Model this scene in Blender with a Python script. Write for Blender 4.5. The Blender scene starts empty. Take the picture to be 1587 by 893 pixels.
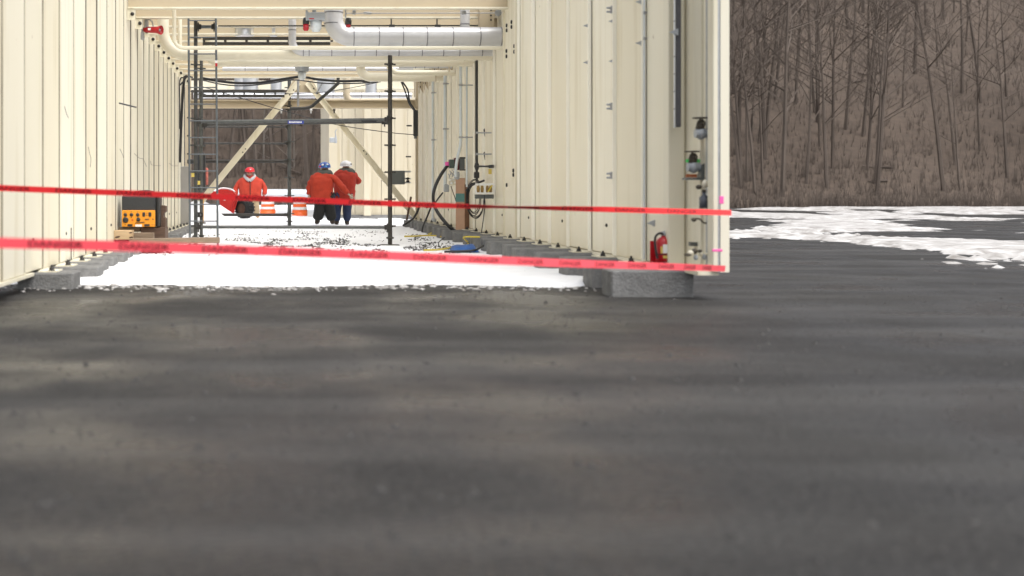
import bpy, math, random
import numpy as np
from mathutils import Vector, Matrix, noise
random.seed(7)
R = math.radians
SC = bpy.context.scene
COL = SC.collection

# ------------------------------------------------------------ camera, world, sun, exposure
FPX = 1800.0; CX = 434.0; CY = 299.0; H = 0.92
cam = bpy.data.cameras.new('camera'); camo = bpy.data.objects.new('camera', cam); COL.objects.link(camo)
camo.location = (0, 0, H); camo.rotation_euler = (R(90), 0, 0)
cam.sensor_width = 36.0; cam.lens = 36.0 * FPX / 1587.0
cam.shift_x = (793.5 - CX) / 1587.0; cam.shift_y = -(446.5 - CY) / 1587.0
cam.clip_start = 0.1; cam.clip_end = 2000
cam.dof.use_dof = True; cam.dof.focus_distance = 25.0; cam.dof.aperture_fstop = 1.25
SC.camera = camo

wd = bpy.data.worlds.new('World'); SC.world = wd; wd.use_nodes = True
wn = wd.node_tree; sky = wn.nodes.new('ShaderNodeTexSky'); sky.sky_type = 'NISHITA'; sky.sun_disc = False
SUN_EL, SUN_AZ = 62.0, 135.0       # azimuth clockwise from +Y: high on the right, behind thin overcast
sky.sun_elevation = R(SUN_EL); sky.sun_rotation = R(SUN_AZ)
sky.air_density = 1.0; sky.dust_density = 5.0; sky.ozone_density = 0.6
hs = wn.nodes.new('ShaderNodeHueSaturation'); hs.inputs['Saturation'].default_value = .25      # overcast: a nearly grey sky
wn.links.new(sky.outputs[0], hs.inputs['Color']); wn.links.new(hs.outputs[0], wn.nodes['Background'].inputs[0])
wn.nodes['Background'].inputs[1].default_value = 0.15
sl = bpy.data.lights.new('sun', 'SUN'); sl.energy = .6; sl.angle = R(60); sl.color = (1, .96, .9)
so = bpy.data.objects.new('sun', sl); COL.objects.link(so)
d = Vector((math.sin(R(SUN_AZ)) * math.cos(R(SUN_EL)), math.cos(R(SUN_AZ)) * math.cos(R(SUN_EL)), math.sin(R(SUN_EL))))
so.rotation_euler = d.to_track_quat('Z', 'Y').to_euler()
SC.view_settings.view_transform = 'Standard'; SC.view_settings.look = 'None'
SC.view_settings.exposure = 1.05; SC.view_settings.gamma = 1.0
SC.cycles.use_denoising = True
SC.cycles.max_bounces = 10; SC.cycles.diffuse_bounces = 6

def XW(x, s): return (x - CX) / s
def ZW(y, s): return H - (y - CY) / s
def YW(s): return FPX / s
def W(x, y, s): return Vector((XW(x, s), YW(s), ZW(y, s)))

# ------------------------------------------------------------ materials
def mat(name, col, rough=.6, metal=0., var=0., scale=6., bump=0., bscale=40., stretch=None, spec=.5, col2=None, thr=None):
    m = bpy.data.materials.new(name); m.use_nodes = True
    nt = m.node_tree; b = nt.nodes['Principled BSDF']
    b.inputs['Base Color'].default_value = (*col, 1); b.inputs['Roughness'].default_value = rough
    b.inputs['Metallic'].default_value = metal; b.inputs['Specular IOR Level'].default_value = spec
    tc = nt.nodes.new('ShaderNodeTexCoord'); mp = nt.nodes.new('ShaderNodeMapping')
    nt.links.new(tc.outputs['Object'], mp.inputs[0])
    if stretch: mp.inputs['Scale'].default_value = stretch
    if var or col2:
        n = nt.nodes.new('ShaderNodeTexNoise'); n.inputs['Scale'].default_value = scale; n.inputs['Detail'].default_value = 6; n.inputs['Roughness'].default_value = .65
        nt.links.new(mp.outputs[0], n.inputs['Vector'])
        cr = nt.nodes.new('ShaderNodeValToRGB')
        lo, hi = thr or (.3, .7)
        cr.color_ramp.elements[0].position = lo; cr.color_ramp.elements[1].position = hi
        c2 = col2 or tuple(c * (1 - var) for c in col)
        cr.color_ramp.elements[0].color = (*c2, 1); cr.color_ramp.elements[1].color = (*col, 1)
        nt.links.new(n.outputs['Fac'], cr.inputs[0]); nt.links.new(cr.outputs[0], b.inputs['Base Color'])
    if bump:
        n2 = nt.nodes.new('ShaderNodeTexNoise'); n2.inputs['Scale'].default_value = bscale; n2.inputs['Detail'].default_value = 5
        nt.links.new(mp.outputs[0], n2.inputs['Vector'])
        bp = nt.nodes.new('ShaderNodeBump'); bp.inputs['Strength'].default_value = bump; bp.inputs['Distance'].default_value = .02
        nt.links.new(n2.outputs['Fac'], bp.inputs['Height']); nt.links.new(bp.outputs[0], b.inputs['Normal'])
    return m

def wall_mat(name, col):
    """cream paint with faint panel-to-panel tone, vertical grime streaks and sparse rust specks"""
    m = mat(name, col, .5, bump=.12, bscale=1.6)
    nt = m.node_tree; b = nt.nodes['Principled BSDF']; L = nt.links.new
    tc = nt.nodes['Texture Coordinate']
    def nz(scale, st, det=5):
        mp = nt.nodes.new('ShaderNodeMapping'); mp.inputs['Scale'].default_value = st; L(tc.outputs['Object'], mp.inputs[0])
        n = nt.nodes.new('ShaderNodeTexNoise'); n.inputs['Scale'].default_value = scale; n.inputs['Detail'].default_value = det
        L(mp.outputs[0], n.inputs['Vector']); return n.outputs['Fac']
    def ramp(f, a, bb, c0, c1):
        r = nt.nodes.new('ShaderNodeValToRGB'); r.color_ramp.elements[0].position = a; r.color_ramp.elements[1].position = bb
        r.color_ramp.elements[0].color = (*c0, 1); r.color_ramp.elements[1].color = (*c1, 1); L(f, r.inputs[0]); return r.outputs[0]
    def mul(a, bb, fac=1.):
        x = nt.nodes.new('ShaderNodeMix'); x.data_type = 'RGBA'; x.blend_type = 'MULTIPLY'; x.inputs['Factor'].default_value = fac
        L(a, x.inputs['A']); L(bb, x.inputs['B']); return x.outputs['Result']
    base = ramp(nz(.55, (1, 1, .25)), .3, .7, tuple(c * k for c, k in zip(col, (.93, .92, .88))), col)
    streak = ramp(nz(5., (1, 1, .06)), .30, .48, (.86, .83, .76), (1, 1, 1))
    speck = ramp(nz(14., (1, 1, .5), 2), .20, .235, (.35, .26, .17), (1, 1, 1))
    L(mul(mul(base, streak), speck), b.inputs['Base Color'])
    return m

CREAM = wall_mat('cream_paint', (.72, .68, .555))
CREAM_R = wall_mat('cream_paint_right', (.73, .68, .545))
TINTS = [CREAM, wall_mat('cream_paint_pale', (.76, .72, .60)), wall_mat('cream_paint_warm', (.695, .645, .51))]
TINTS_R = [CREAM_R, wall_mat('cream_paint_right_pale', (.755, .71, .58)), wall_mat('cream_paint_right_warm', (.70, .645, .505)), mat('cream_edge_lit', (.86, .83, .73), .45)]  # last tint: light on the flange edges put into the colour
CREAMB = mat('cream_beam_shaded', (.48, .40, .275), .5, var=.12, scale=1.5, stretch=(.3, 1, 1))  # same cream as the flanges, with the overhead shade darkened into the colour
CREAMP = mat('cream_pipe_paint', (.74, .69, .55), .42, var=.08, scale=2)
GAPSHADE = mat('gap_shade', (.19, .165, .125), .9, var=.6, scale=1.2, stretch=(1, 1, 1.5))  # colour of the painted shadow lines along the left wall ribs
SNOW = mat('snow', (.83, .84, .86), .6, var=.10, scale=1.6, bump=.9, bscale=8, spec=.3)
GALV = mat('galvanised_steel', (.42, .43, .44), .45, .55, var=.25, scale=20)
SCAF = mat('scaffold_steel', (.07, .07, .066), .5, .2, var=.45, scale=14)
SCAF2 = mat('weathered_scaffold_steel', (.10, .104, .098), .5, .2, var=.4, scale=11)
POLE = mat('rusty_pole_steel', (.05, .045, .038), .55, .2, var=.5, scale=12)
LADM = mat('ladder_metal', (.115, .128, .138), .5, .3, var=.25, scale=15)
BLACK = mat('black_rubber', (.014, .014, .015), .5)
BLACKP = mat('black_pipe_paint', (.02, .02, .02), .4)
BOLT = mat('dark_bolt', (.03, .028, .025), .5, .5)
INSUL = mat('white_insulation', (.60, .60, .61), .38, .25, var=.14, scale=3, bump=.25, bscale=6)
BAND = mat('steel_band', (.22, .22, .23), .4, .8)
SILVER = mat('silver_cladding', (.62, .63, .65), .3, .8, var=.1, scale=4, bump=.2, bscale=8)
TRAY = mat('tray_steel', (.075, .07, .062), .6, .2, var=.4, scale=9)
CONC = mat('concrete', (.21, .21, .205), .9, var=.45, scale=7, bump=.8, bscale=45)
TAN = mat('tan_pipe_paint', (.52, .45, .33), .5, var=.1, scale=3)
CREAMF = wall_mat('far_cream_paint', (.56, .505, .39))
RED = mat('red_paint', (.55, .018, .014), .35, var=.12, scale=4)
REDG = mat('red_enamel', (.42, .008, .014), .28)
ORANGE = mat('orange_enamel', (.78, .30, .012), .42, var=.12, scale=8)
CHAR = mat('charcoal_plastic', (.022, .023, .024), .5, bump=.2, bscale=30)
GREYBOX = mat('grey_enclosure_paint', (.105, .115, .11), .45, var=.1, scale=6)
LGREY = mat('light_grey_casting', (.36, .38, .40), .5, .2)
WOODL = mat('fresh_lumber', (.56, .40, .235), .7, var=.3, scale=5, stretch=(1, 6, 8))
WOODB = mat('weathered_lumber', (.26, .19, .13), .8, var=.4, scale=6, stretch=(.8, 6, 8))
WOODD = mat('dark_lumber', (.12, .07, .045), .85, var=.5, scale=5, stretch=(1, 5, 7))
CARD = mat('cardboard', (.47, .29, .19), .85, var=.12, scale=5)
CARDD = mat('brown_cardboard', (.22, .115, .065), .85, var=.3, scale=5)
TEAL = mat('teal_tape', (.07, .19, .17), .5)
WHITE = mat('white_plastic', (.75, .75, .73), .5)
YEL = mat('yellow_plastic', (.62, .47, .10), .5)
YCORD = mat('yellow_cord', (.55, .43, .05), .6)
BLUE = mat('blue_tarp', (.012, .09, .32), .5, var=.3, scale=5, bump=.4, bscale=14)
NAVY = mat('blue_plate', (.03, .05, .25), .5)
JACK3 = mat('bright_orange_jacket', (.42, .034, .013), .85, var=.25, scale=7, bump=.6, bscale=11)
JACK = mat('orange_jacket', (.43, .036, .012), .85, var=.25, scale=7, bump=.6, bscale=11)
JACK2 = mat('rust_orange_jacket', (.36, .026, .011), .85, var=.22, scale=6, bump=.6, bscale=11)
DARKCLOTH = mat('black_overalls', (.016, .016, .015), .9, var=.3, scale=8, bump=.5, bscale=12)
DENIM = mat('denim', (.022, .036, .085), .9, var=.35, scale=9, bump=.5, bscale=12)
KHAKI = mat('tan_trousers', (.36, .27, .16), .9, var=.2, scale=9, bump=.5, bscale=12)
HOODG = mat('grey_hood', (.075, .078, .068), .95, var=.2, scale=9)
HOODL = mat('light_grey_hood', (.36, .35, .345), .95, var=.15, scale=9)
SKIN = mat('skin', (.42, .23, .16), .6, var=.1, scale=9)
BOOT = mat('brown_boot', (.045, .03, .02), .8)
GLOVE = mat('pale_glove', (.42, .38, .30), .9)
GLOVED = mat('dark_glove', (.06, .05, .04), .9)
HATR = mat('red_hat_shell', (.50, .012, .02), .3)
HATB = mat('blue_hat_shell', (.03, .10, .34), .3)
HATW = mat('white_hat_shell', (.62, .62, .63), .3)
TAPE = mat('red_tape_film', (.95, .04, .045), .35)
TAPE2 = mat('pale_red_tape_film', (.93, .095, .125), .35)
INK = mat('black_ink', (.13, .004, .008), .5)
RUBBER = mat('tyre_rubber', (.016, .016, .016), .75, bump=.5, bscale=20)
RIM = mat('rusty_rim', (.17, .10, .07), .6, .3, var=.3, scale=8)
CLEAR = mat('frosted_lens', (.62, .66, .68), .2, .1)
REDLENS = mat('red_lens', (.38, .012, .02), .25)
ORB = mat('orange_drum_plastic', (.80, .13, .02), .45)
PINK = mat('pink_ribbon', (.85, .12, .40), .5)
GREEN = mat('green_ribbon', (.10, .62, .15), .5)
BRASS = mat('bronze_valve', (.09, .075, .055), .5, .4, var=.3, scale=20)
BARK = mat('bark', (.13, .102, .083), .9, var=.4, scale=.4)
PALEBARK = mat('pale_bark', (.25, .215, .185), .9, var=.3, scale=2)
HILLM = mat('leaf_litter', (.105, .077, .058), .95, var=.4, scale=1.4, bump=.3, bscale=5)
DSNOW = mat('dirty_snow', (.50, .49, .48), .7, scale=1.7, col2=(.20, .185, .17), thr=(.36, .62), bump=.8, bscale=7)
STONE = mat('gravel_stone', (.045, .042, .04), .85)

def road_mat():
    m = mat('wet_gravel', (.05, .049, .048), .55, bump=1., bscale=34, spec=.22)
    nt = m.node_tree; b = nt.nodes['Principled BSDF']; L = nt.links.new; tc = nt.nodes['Texture Coordinate']
    def nz(sc, st=(1, 1, 1), det=6):
        mp = nt.nodes.new('ShaderNodeMapping'); mp.inputs['Scale'].default_value = st; L(tc.outputs['Object'], mp.inputs[0])
        n = nt.nodes.new('ShaderNodeTexNoise'); n.inputs['Scale'].default_value = sc; n.inputs['Detail'].default_value = det; L(mp.outputs[0], n.inputs['Vector']); return n.outputs['Fac']
    r1 = nt.nodes.new('ShaderNodeValToRGB'); r1.color_ramp.elements[0].color = (.010, .0095, .009, 1); r1.color_ramp.elements[1].color = (.032, .030, .028, 1)
    r1.color_ramp.elements[0].position = .35; r1.color_ramp.elements[1].position = .68
    L(nz(45), r1.inputs[0])
    r2 = nt.nodes.new('ShaderNodeValToRGB'); r2.color_ramp.elements[0].position = .38; r2.color_ramp.elements[1].position = .62
    r2.color_ramp.elements[0].color = (.22, .22, .22, 1); r2.color_ramp.elements[1].color = (.75, .75, .75, 1)
    L(nz(.7), r2.inputs[0]); L(r2.outputs[0], b.inputs['Roughness'])
    r3 = nt.nodes.new('ShaderNodeValToRGB'); r3.color_ramp.elements[0].position = .45; r3.color_ramp.elements[1].position = .75
    r3.color_ramp.elements[0].color = (0, 0, 0, 1); r3.color_ramp.elements[1].color = (1, 1, 1, 1)
    L(nz(1.1, (.16, 1.3, 1), 12), r3.inputs[0])
    mx = nt.nodes.new('ShaderNodeMix'); mx.data_type = 'RGBA'; mx.inputs['B'].default_value = (.05, .048, .045, 1)
    L(r3.outputs[0], mx.inputs['Factor']); L(r1.outputs[0], mx.inputs['A']); L(mx.outputs['Result'], b.inputs['Base Color'])
    return m
ROAD = road_mat()

# ------------------------------------------------------------ mesh builder
class MB:
    def __init__(s): s.v = []; s.f = []; s.m = []; s.sm = []; s.cur = 0
    def add(s, vs, fs, smooth=False):
        o = len(s.v); s.v += [tuple(p) for p in vs]
        for f in fs: s.f.append(tuple(i + o for i in f)); s.m.append(s.cur); s.sm.append(smooth)
        return s
    def box(s, x0, x1, y0, y1, z0, z1, M=None):
        vs = [Vector((x, y, z)) for z in (z0, z1) for y in (y0, y1) for x in (x0, x1)]
        if M is not None: vs = [M @ p for p in vs]
        return s.add(vs, [(0, 2, 3, 1), (4, 5, 7, 6), (0, 1, 5, 4), (2, 6, 7, 3), (0, 4, 6, 2), (1, 3, 7, 5)])
    def bev(s, x0, x1, y0, y1, z0, z1, b=.01, M=None):
        """box with chamfered edges"""
        vs = []; fs = []
        xs = (x0, x1); ys = (y0, y1); zs = (z0, z1); idx = {}
        def P(i, j, k, ax):
            p = [xs[i], ys[j], zs[k]]; sg = [1 if t == 0 else -1 for t in (i, j, k)]
            for a in range(3):
                if a != ax: p[a] += sg[a] * b
            key = (i, j, k, ax)
            if key not in idx: idx[key] = len(vs); vs.append(Vector(p))
            return idx[key]
        for i in (0, 1):
            q = [P(i, 0, 0, 0), P(i, 1, 0, 0), P(i, 1, 1, 0), P(i, 0, 1, 0)]; fs.append(q if i else q[::-1])
            q = [P(0, i, 0, 1), P(0, i, 1, 1), P(1, i, 1, 1), P(1, i, 0, 1)]; fs.append(q if i else q[::-1])
            q = [P(0, 0, i, 2), P(1, 0, i, 2), P(1, 1, i, 2), P(0, 1, i, 2)]; fs.append(q if i else q[::-1])
        for a in (0, 1):
            for c in (0, 1):
                fs.append([P(a, c, 0, 0), P(a, c, 1, 0), P(a, c, 1, 1), P(a, c, 0, 1)])
                fs.append([P(a, 0, c, 0), P(a, 1, c, 0), P(a, 1, c, 2), P(a, 0, c, 2)])
                fs.append([P(0, a, c, 1), P(1, a, c, 1), P(1, a, c, 2), P(0, a, c, 2)])
                for k in (0, 1): fs.append([P(a, c, k, 0), P(a, c, k, 1), P(a, c, k, 2)])
        if M is not None: vs = [M @ p for p in vs]
        return s.add(vs, fs)
    def tube(s, pts, r, n=10, cap=True, smooth=True):
        pts = [Vector(p) for p in pts]
        rs = r if isinstance(r, (list, tuple)) else [r] * len(pts)
        vs = []; fs = []; u = None
        for i, p in enumerate(pts):
            if i == 0: t = pts[1] - p
            elif i == len(pts) - 1: t = p - pts[i - 1]
            else: t = (pts[i + 1] - p).normalized() + (p - pts[i - 1]).normalized()
            t = t.normalized() if t.length > 1e-9 else Vector((0, 0, 1))
            if u is None:
                u = t.cross(Vector((0, 0, 1)))
                if u.length < .05: u = t.cross(Vector((1, 0, 0)))
            u = (u - t * u.dot(t)).normalized(); w = t.cross(u)
            for k in range(n):
                a = 2 * math.pi * k / n; vs.append(p + (u * math.cos(a) + w * math.sin(a)) * rs[i])
        for i in range(len(pts) - 1):
            for k in range(n): fs.append((i * n + k, i * n + (k + 1) % n, (i + 1) * n + (k + 1) % n, (i + 1) * n + k))
        s.add(vs, fs, smooth)
        if cap: s.add([vs[k] for k in range(n)], [tuple(range(n))[::-1]]); s.add(vs[-n:], [tuple(range(n))])
        return s
    def lathe(s, prof, M=None, n=20, smooth=True):
        """profile (radius, height) about local Z"""
        vs = []; fs = []; k = len(prof)
        for i in range(n):
            a = 2 * math.pi * i / n
            for r, h in prof:
                p = Vector((r * math.cos(a), r * math.sin(a), h)); vs.append(M @ p if M is not None else p)
        for i in range(n):
            j = (i + 1) % n
            for q in range(k - 1): fs.append((i * k + q, j * k + q, j * k + q + 1, i * k + q + 1))
        return s.add(vs, fs, smooth)
    def prism(s, poly, y0, y1, M=None):
        """polygon of (x,z) pushed along Y"""
        n = len(poly); vs = [Vector((x, y0, z)) for x, z in poly] + [Vector((x, y1, z)) for x, z in poly]
        if M is not None: vs = [M @ p for p in vs]
        return s.add(vs, [tuple(range(n)), tuple(range(2 * n - 1, n - 1, -1))] + [(i, i + n, (i + 1) % n + n, (i + 1) % n) for i in range(n)])
    def ell(s, c, r, n=12, m=8, M=None):
        vs = []; fs = []; c = Vector(c)
        for j in range(m + 1):
            t = math.pi * j / m
            for i in range(n):
                a = 2 * math.pi * i / n
                p = Vector((c.x + r[0] * math.sin(t) * math.cos(a), c.y + r[1] * math.sin(t) * math.sin(a), c.z + r[2] * math.cos(t))); vs.append(M @ p if M is not None else p)
        for j in range(m):
            for i in range(n): fs.append((j * n + i, (j + 1) * n + i, (j + 1) * n + (i + 1) % n, j * n + (i + 1) % n))
        return s.add(vs, fs, True)
    def build(s, name, mats, parent=None, base=None):
        """links the collected shapes as ONE mesh object (coordinates are world unless the parent moves)"""
        me = bpy.data.meshes.new(name)
        off = Vector((0, 0, 0))
        if parent is not None: off = Vector(parent.location)
        if parent is not None and parent.parent is not None: off = off + Vector(parent.parent.location)
        if base is not None: off = Vector(base)
        me.from_pydata([tuple(Vector(p) - off) for p in s.v], [], s.f)
        for m in (mats if isinstance(mats, (list, tuple)) else [mats]): me.materials.append(m)
        me.polygons.foreach_set('material_index', s.m); me.polygons.foreach_set('use_smooth', s.sm)
        me.update(); me.validate()
        o = bpy.data.objects.new(name, me); COL.objects.link(o)
        if parent is not None: o.parent = parent
        elif base is not None: o.location = base
        return o

def tag(o, label, cat, group=None, kind=None):
    o['label'] = label; o['category'] = cat
    if group: o['group'] = group
    o['kind'] = kind or 'thing'
    return o
def thing(name, label, cat, loc, group=None):
    o = bpy.data.objects.new(name, None); COL.objects.link(o); o.location = loc; o.empty_display_size = .1
    return tag(o, label, cat, group)
def arc(c, r, a0, a1, n=8, ax=('x', 'z')):
    out = []
    for i in range(n + 1):
        a = R(a0 + (a1 - a0) * i / n); p = Vector(c)
        setattr(p, ax[0], getattr(p, ax[0]) + r * math.cos(a)); setattr(p, ax[1], getattr(p, ax[1]) + r * math.sin(a)); out.append(p)
    return out
def smooth_path(pts, n=8):
    P = [Vector(p) for p in pts]; P = [P[0] * 2 - P[1]] + P + [P[-1] * 2 - P[-2]]; out = []
    for i in range(1, len(P) - 2):
        for k in range(n):
            t = k / n; a, b, c, e = P[i - 1:i + 3]
            out.append(.5 * ((2 * b) + (c - a) * t + (2 * a - 5 * b + 4 * c - e) * t * t + (3 * b - a - 3 * c + e) * t ** 3))
    out.append(P[-2]); return out
ORD = ['nearest', 'second', 'third', 'fourth', 'fifth', 'sixth', 'seventh', 'eighth', 'ninth', 'tenth', 'eleventh', 'twelfth', 'thirteenth', 'fourteenth', 'fifteenth', 'sixteenth', 'seventeenth', 'eighteenth', 'nineteenth', 'twentieth', 'last']

LX = -2.53; RX = 3.82; WT = 4.55
LRIB = [9.64 + .911 * k for k in range(24)]
RRIB = [12.1 + 1.06 * k for k in range(20)]

# ------------------------------------------------------------ ground, hill, wood
def grid(name, xs, ys, fz, m):
    vs = [(x, y, fz(x, y)) for y in ys for x in xs]; nx = len(xs)
    fs = [(j * nx + i, j * nx + i + 1, (j + 1) * nx + i + 1, (j + 1) * nx + i) for j in range(len(ys) - 1) for i in range(nx - 1)]
    b = MB(); b.add(vs, fs, True); o = b.build(name, m); o['kind'] = 'structure'; return o
def sst(a, b, x): t = max(0, min(1, (x - a) / (b - a))); return t * t * (3 - 2 * t)
def snow_z(x, y):
    n = noise.noise(Vector((x * .5, y * .35, 0))); n2 = noise.noise(Vector((x * 1.9, y * 1.3, 3))); n3 = noise.noise(Vector((x * 4.2, y * 4, 7)))
    edge = 12.25 + .5 * n + .3 * n2 + .14 * n3 - .02 * x
    c = sst(edge, edge + .3, y)
    if x > 4.4: c *= sst(-.12, .1, noise.noise(Vector((x * .22, y * .12, 9))) + .12 * n2 + .22 * n3 + .002 * (y - 20) - .16)
    z = -.09 + c * .09 + c * (.012 * n + .012 * n2 + .010 * n3 + .007 * noise.noise(Vector((x * 7, y * 6, 2))))
    z += c * .72 * math.exp(-((x + 2.25) / .72) ** 2 - ((y - 32.2) / .75) ** 2)        # bank beside the red machine
    if y > 73: c *= 1 - sst(73.5, 75.5, y + n2)
    z -= (1 - c) * .05 if y > 73 else 0
    z += .15 * sst(42, 52, y) * (1 if x < 6 else .4) * c
    return z
grid('ground', [-400, -60, -20, 0, 20, 60, 400], [-200, -20, 0, 12, 40, 100, 260, 900], lambda x, y: -.06, ROAD)
xs = list(np.concatenate([np.linspace(-14, -3.2, 20), np.linspace(-3.0, 4.9, 114)]))
xs2 = list(np.concatenate([np.linspace(4.9, 14, 70), np.linspace(14.5, 90, 80)]))
ys = list(np.concatenate([np.linspace(11.0, 14, 70), np.linspace(14.1, 45, 170), np.linspace(46, 100, 60)]))
grid('snow_cover', xs, ys, snow_z, SNOW); grid('snow_patches', xs2, ys, snow_z, DSNOW)
def hill_z(x, y):
    t = max(0, y - 76) / 84.
    return -.12 + 46 * t ** 1.15 + 1.6 * noise.noise(Vector((x * .05, y * .05, 1))) * min(1, t * 3) + .5 * noise.noise(Vector((x * .3, y * .3, 4))) * min(1, t * 9)
grid('hill', list(np.linspace(-110, 190, 120)), list(np.linspace(75, 175, 70)), hill_z, HILLM)

def tree_arrays(seed, h, twigs=2):
    rn = random.Random(seed); b = MB()
    def limb(p, dr, L, r, lev):
        pts = [p.copy()]; rs = [r]; q = p.copy(); d2 = dr.copy(); k = (4, 3, 2, 2)[lev]
        for i in range(k):
            d2 = (d2 + Vector((rn.uniform(-1, 1), rn.uniform(-1, 1), rn.uniform(-.1, .5))) * (.05 if lev == 0 else .18)).normalized()
            q = q + d2 * L / k; pts.append(q.copy()); rs.append(r * (1 - (i + 1) / (k + .25)))
        b.tube(pts, rs, 5 if lev == 0 else 3, False)
        if lev < twigs:
            cnt = (15, 6, 3)[lev]
            for i in range(cnt):
                t = (rn.uniform(.28, .97) if lev == 0 else rn.uniform(.25, 1)) * k; a = int(min(t, k - .01)); fr = t - a
                pp = pts[a].lerp(pts[a + 1], fr); an = rn.uniform(0, 6.28); el = rn.uniform(.3, .95)
                nd = Vector((math.cos(an), math.sin(an), el)).normalized()
                if lev: nd = (nd + dr * .8).normalized()
                limb(pp, nd, L * rn.uniform(.25, .42), rs[a] * .42 + .007, lev + 1)
    limb(Vector((0, 0, -.4)), Vector((rn.uniform(-.06, .06), rn.uniform(-.06, .06), 1)).normalized(), h, h * .0085, 0)
    return np.array(b.v), b.f
tmpl = [tree_arrays(100 + i, 13 + 1.1 * i, 3) for i in range(7)]
def wood(name, n, m, lab):
    rn = random.Random(5); V = []; F = []; o = 0
    for i in range(n):
        y = 78 + rn.random() ** 1.2 * 66
        x = rn.uniform(-.30 * y - 5, .70 * y + 6)
        v, f = tmpl[rn.randrange(len(tmpl))]; a = rn.uniform(0, 6.28); s = rn.uniform(.65, 1.15)
        ca, sa = math.cos(a) * s, math.sin(a) * s
        w = np.empty_like(v); w[:, 0] = v[:, 0] * ca - v[:, 1] * sa + x; w[:, 1] = v[:, 0] * sa + v[:, 1] * ca + y; w[:, 2] = v[:, 2] * s + hill_z(x, y)
        V.append(w); F += [tuple(k + o for k in q) for q in f]; o += len(v)
    V = np.concatenate(V); me = bpy.data.meshes.new(name); me.from_pydata(V.tolist(), [], F); me.materials.append(m)
    ob = bpy.data.objects.new(name, me); COL.objects.link(ob); tag(ob, lab, 'woods', kind='stuff'); return ob
wood('woods', 520, BARK, 'leafless brown wood on the slope behind the snow')
for i, (px, sd, hh) in enumerate([(456, 301, 11), (404, 302, 13)]):
    s_ = 21.5; x, y = XW(px, s_), YW(s_)
    v, f = tree_arrays(sd, hh, 2); z = snow_z(x, y)
    t = thing('bare_tree', ['slim pale bare tree rising behind the scaffold post left of the blue hat', 'bare grey tree standing behind the worker in the red hat'][i], 'tree', (x, y, z), 'bare trees at the edge of the wood')
    # trunk and crown are split by radius: the first 5-sided tube is the trunk
    b1 = MB(); b1.add((v[:25] * np.array([1, 1, 1])) + np.array([x, y, z]), [q for q in f if max(q) < 25], True); b1.build('trunk', PALEBARK, t)
    b2 = MB(); b2.add(v[25:] + np.array([x, y, z]), [tuple(k - 25 for k in q) for q in f if min(q) >= 25], True); b2.build('crown', PALEBARK, t)

# ------------------------------------------------------------ side walls
def side_wall(side):
    L = side < 0
    t = thing('panel_wall', 'long cream ribbed steel wall on the left with grey blocks under it' if L else 'long cream ribbed steel wall on the right carrying conduits and the fire extinguisher', 'wall', (LX if L else RX, 20, 0))
    ribs = LRIB if L else RRIB
    X = LX if L else RX; sg = -1 if L else 1      # sg: direction away from the corridor
    z0 = .11 if L else .21
    M_ = CREAM if L else CREAM_R
    p = MB(); rn = random.Random(3)
    for k in range(len(ribs) - 1):
        a, b_ = ribs[k] + .012, ribs[k + 1] - (.006 if L else -.0115); dx = rn.uniform(-.006, .006)
        x0, x1 = sorted((X + dx, X + sg * .07)); p.cur = rn.randrange(3)
        p.box(x0, x1, a, b_, z0 + .012 * rn.random(), WT)
        xr0, xr1 = sorted((X + .008 * sg, X - sg * (.046 if not L else .014))); p.cur = 0 if L else 3
        p.box(xr0, xr1, a, a + .018, z0, WT)                  # standing flange of the panel
        if L: gp = MB() if k == 0 else gp; gp.cur = 1 if k < 6 else 0; gp.box(X - .02, X + .009, a - (.008 if k < 5 else .020) - .0019 * k, a - .002, z0 + .02, WT)  # dark strip standing in for the shadow gap beside each flange
    xa, xb = sorted((X + sg * .075, X + sg * .22)); p.box(xa, xb, ribs[0], ribs[-1], z0, WT)
    p.cur = 0; p.build('panel', TINTS if L else TINTS_R, t)
    if L: gp.build('flange_shade', [GAPSHADE, mat('pale_gap_shade', (.40, .36, .28), .9, var=.4, scale=1.3)], t)['kind'] = 'stuff'
    r = MB(); xa, xb = sorted((X - sg * .03, X + sg * .24)); r.box(xa, xb, ribs[0] - .02, ribs[-1] + .02, z0 - .035, z0 - .003); r.build('base_rail', M_, t)
    bl = MB()
    for k in range(1, len(ribs) - 1):                         # small dark bolts low on the panels
        if (k + (0 if L else 1)) % 2 == 0:
            yy = ribs[k] + .42; zz = z0 + .33
            bl.ell((X - sg * .006, yy, zz), (.012, .022, .022), 8, 6)
        if not L and rn.random() < .6:
            for zz in (2.75, 3.4): bl.ell((X - sg * .006, ribs[k] + .08, zz + rn.uniform(-.1, .1)), (.01, .014, .014), 6, 5)
    o = bl.build('bolt', BOLT, t); o['kind'] = 'stuff'
    return t
lw = side_wall(-1); rw = side_wall(1)
# column plates on the right wall
def wall_column(ya, yb, bolts):
    b = MB(); b.bev(RX - .045, RX - .012, ya, yb, .19, WT, .004)
    b.box(RX - .075, RX - .045, ya, ya + .03, .19, WT); b.box(RX - .075, RX - .045, yb - .03, yb, .19, WT)
    c = b.build('column', CREAM_R, rw)
    for yy, zz in bolts:
        g = MB(); g.lathe([(0, .02), (.03, .02), (.034, .0)], Matrix.Translation((RX - .046, yy, zz)) @ Matrix.Rotation(R(-90), 4, 'Y'), 8); g.build('bolt', BOLT, c)
    return c
wall_column(18.52, 19.54, [(y, z) for y in (18.68, 19.32) for z in (3.28, 3.19)] + [(19.3, 3.62), (19.3, 3.7), (18.9, 3.62), (18.9, 3.7)] + [(18.75, 1.28), (18.75, 1.21), (19.3, 1.05)])
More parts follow.
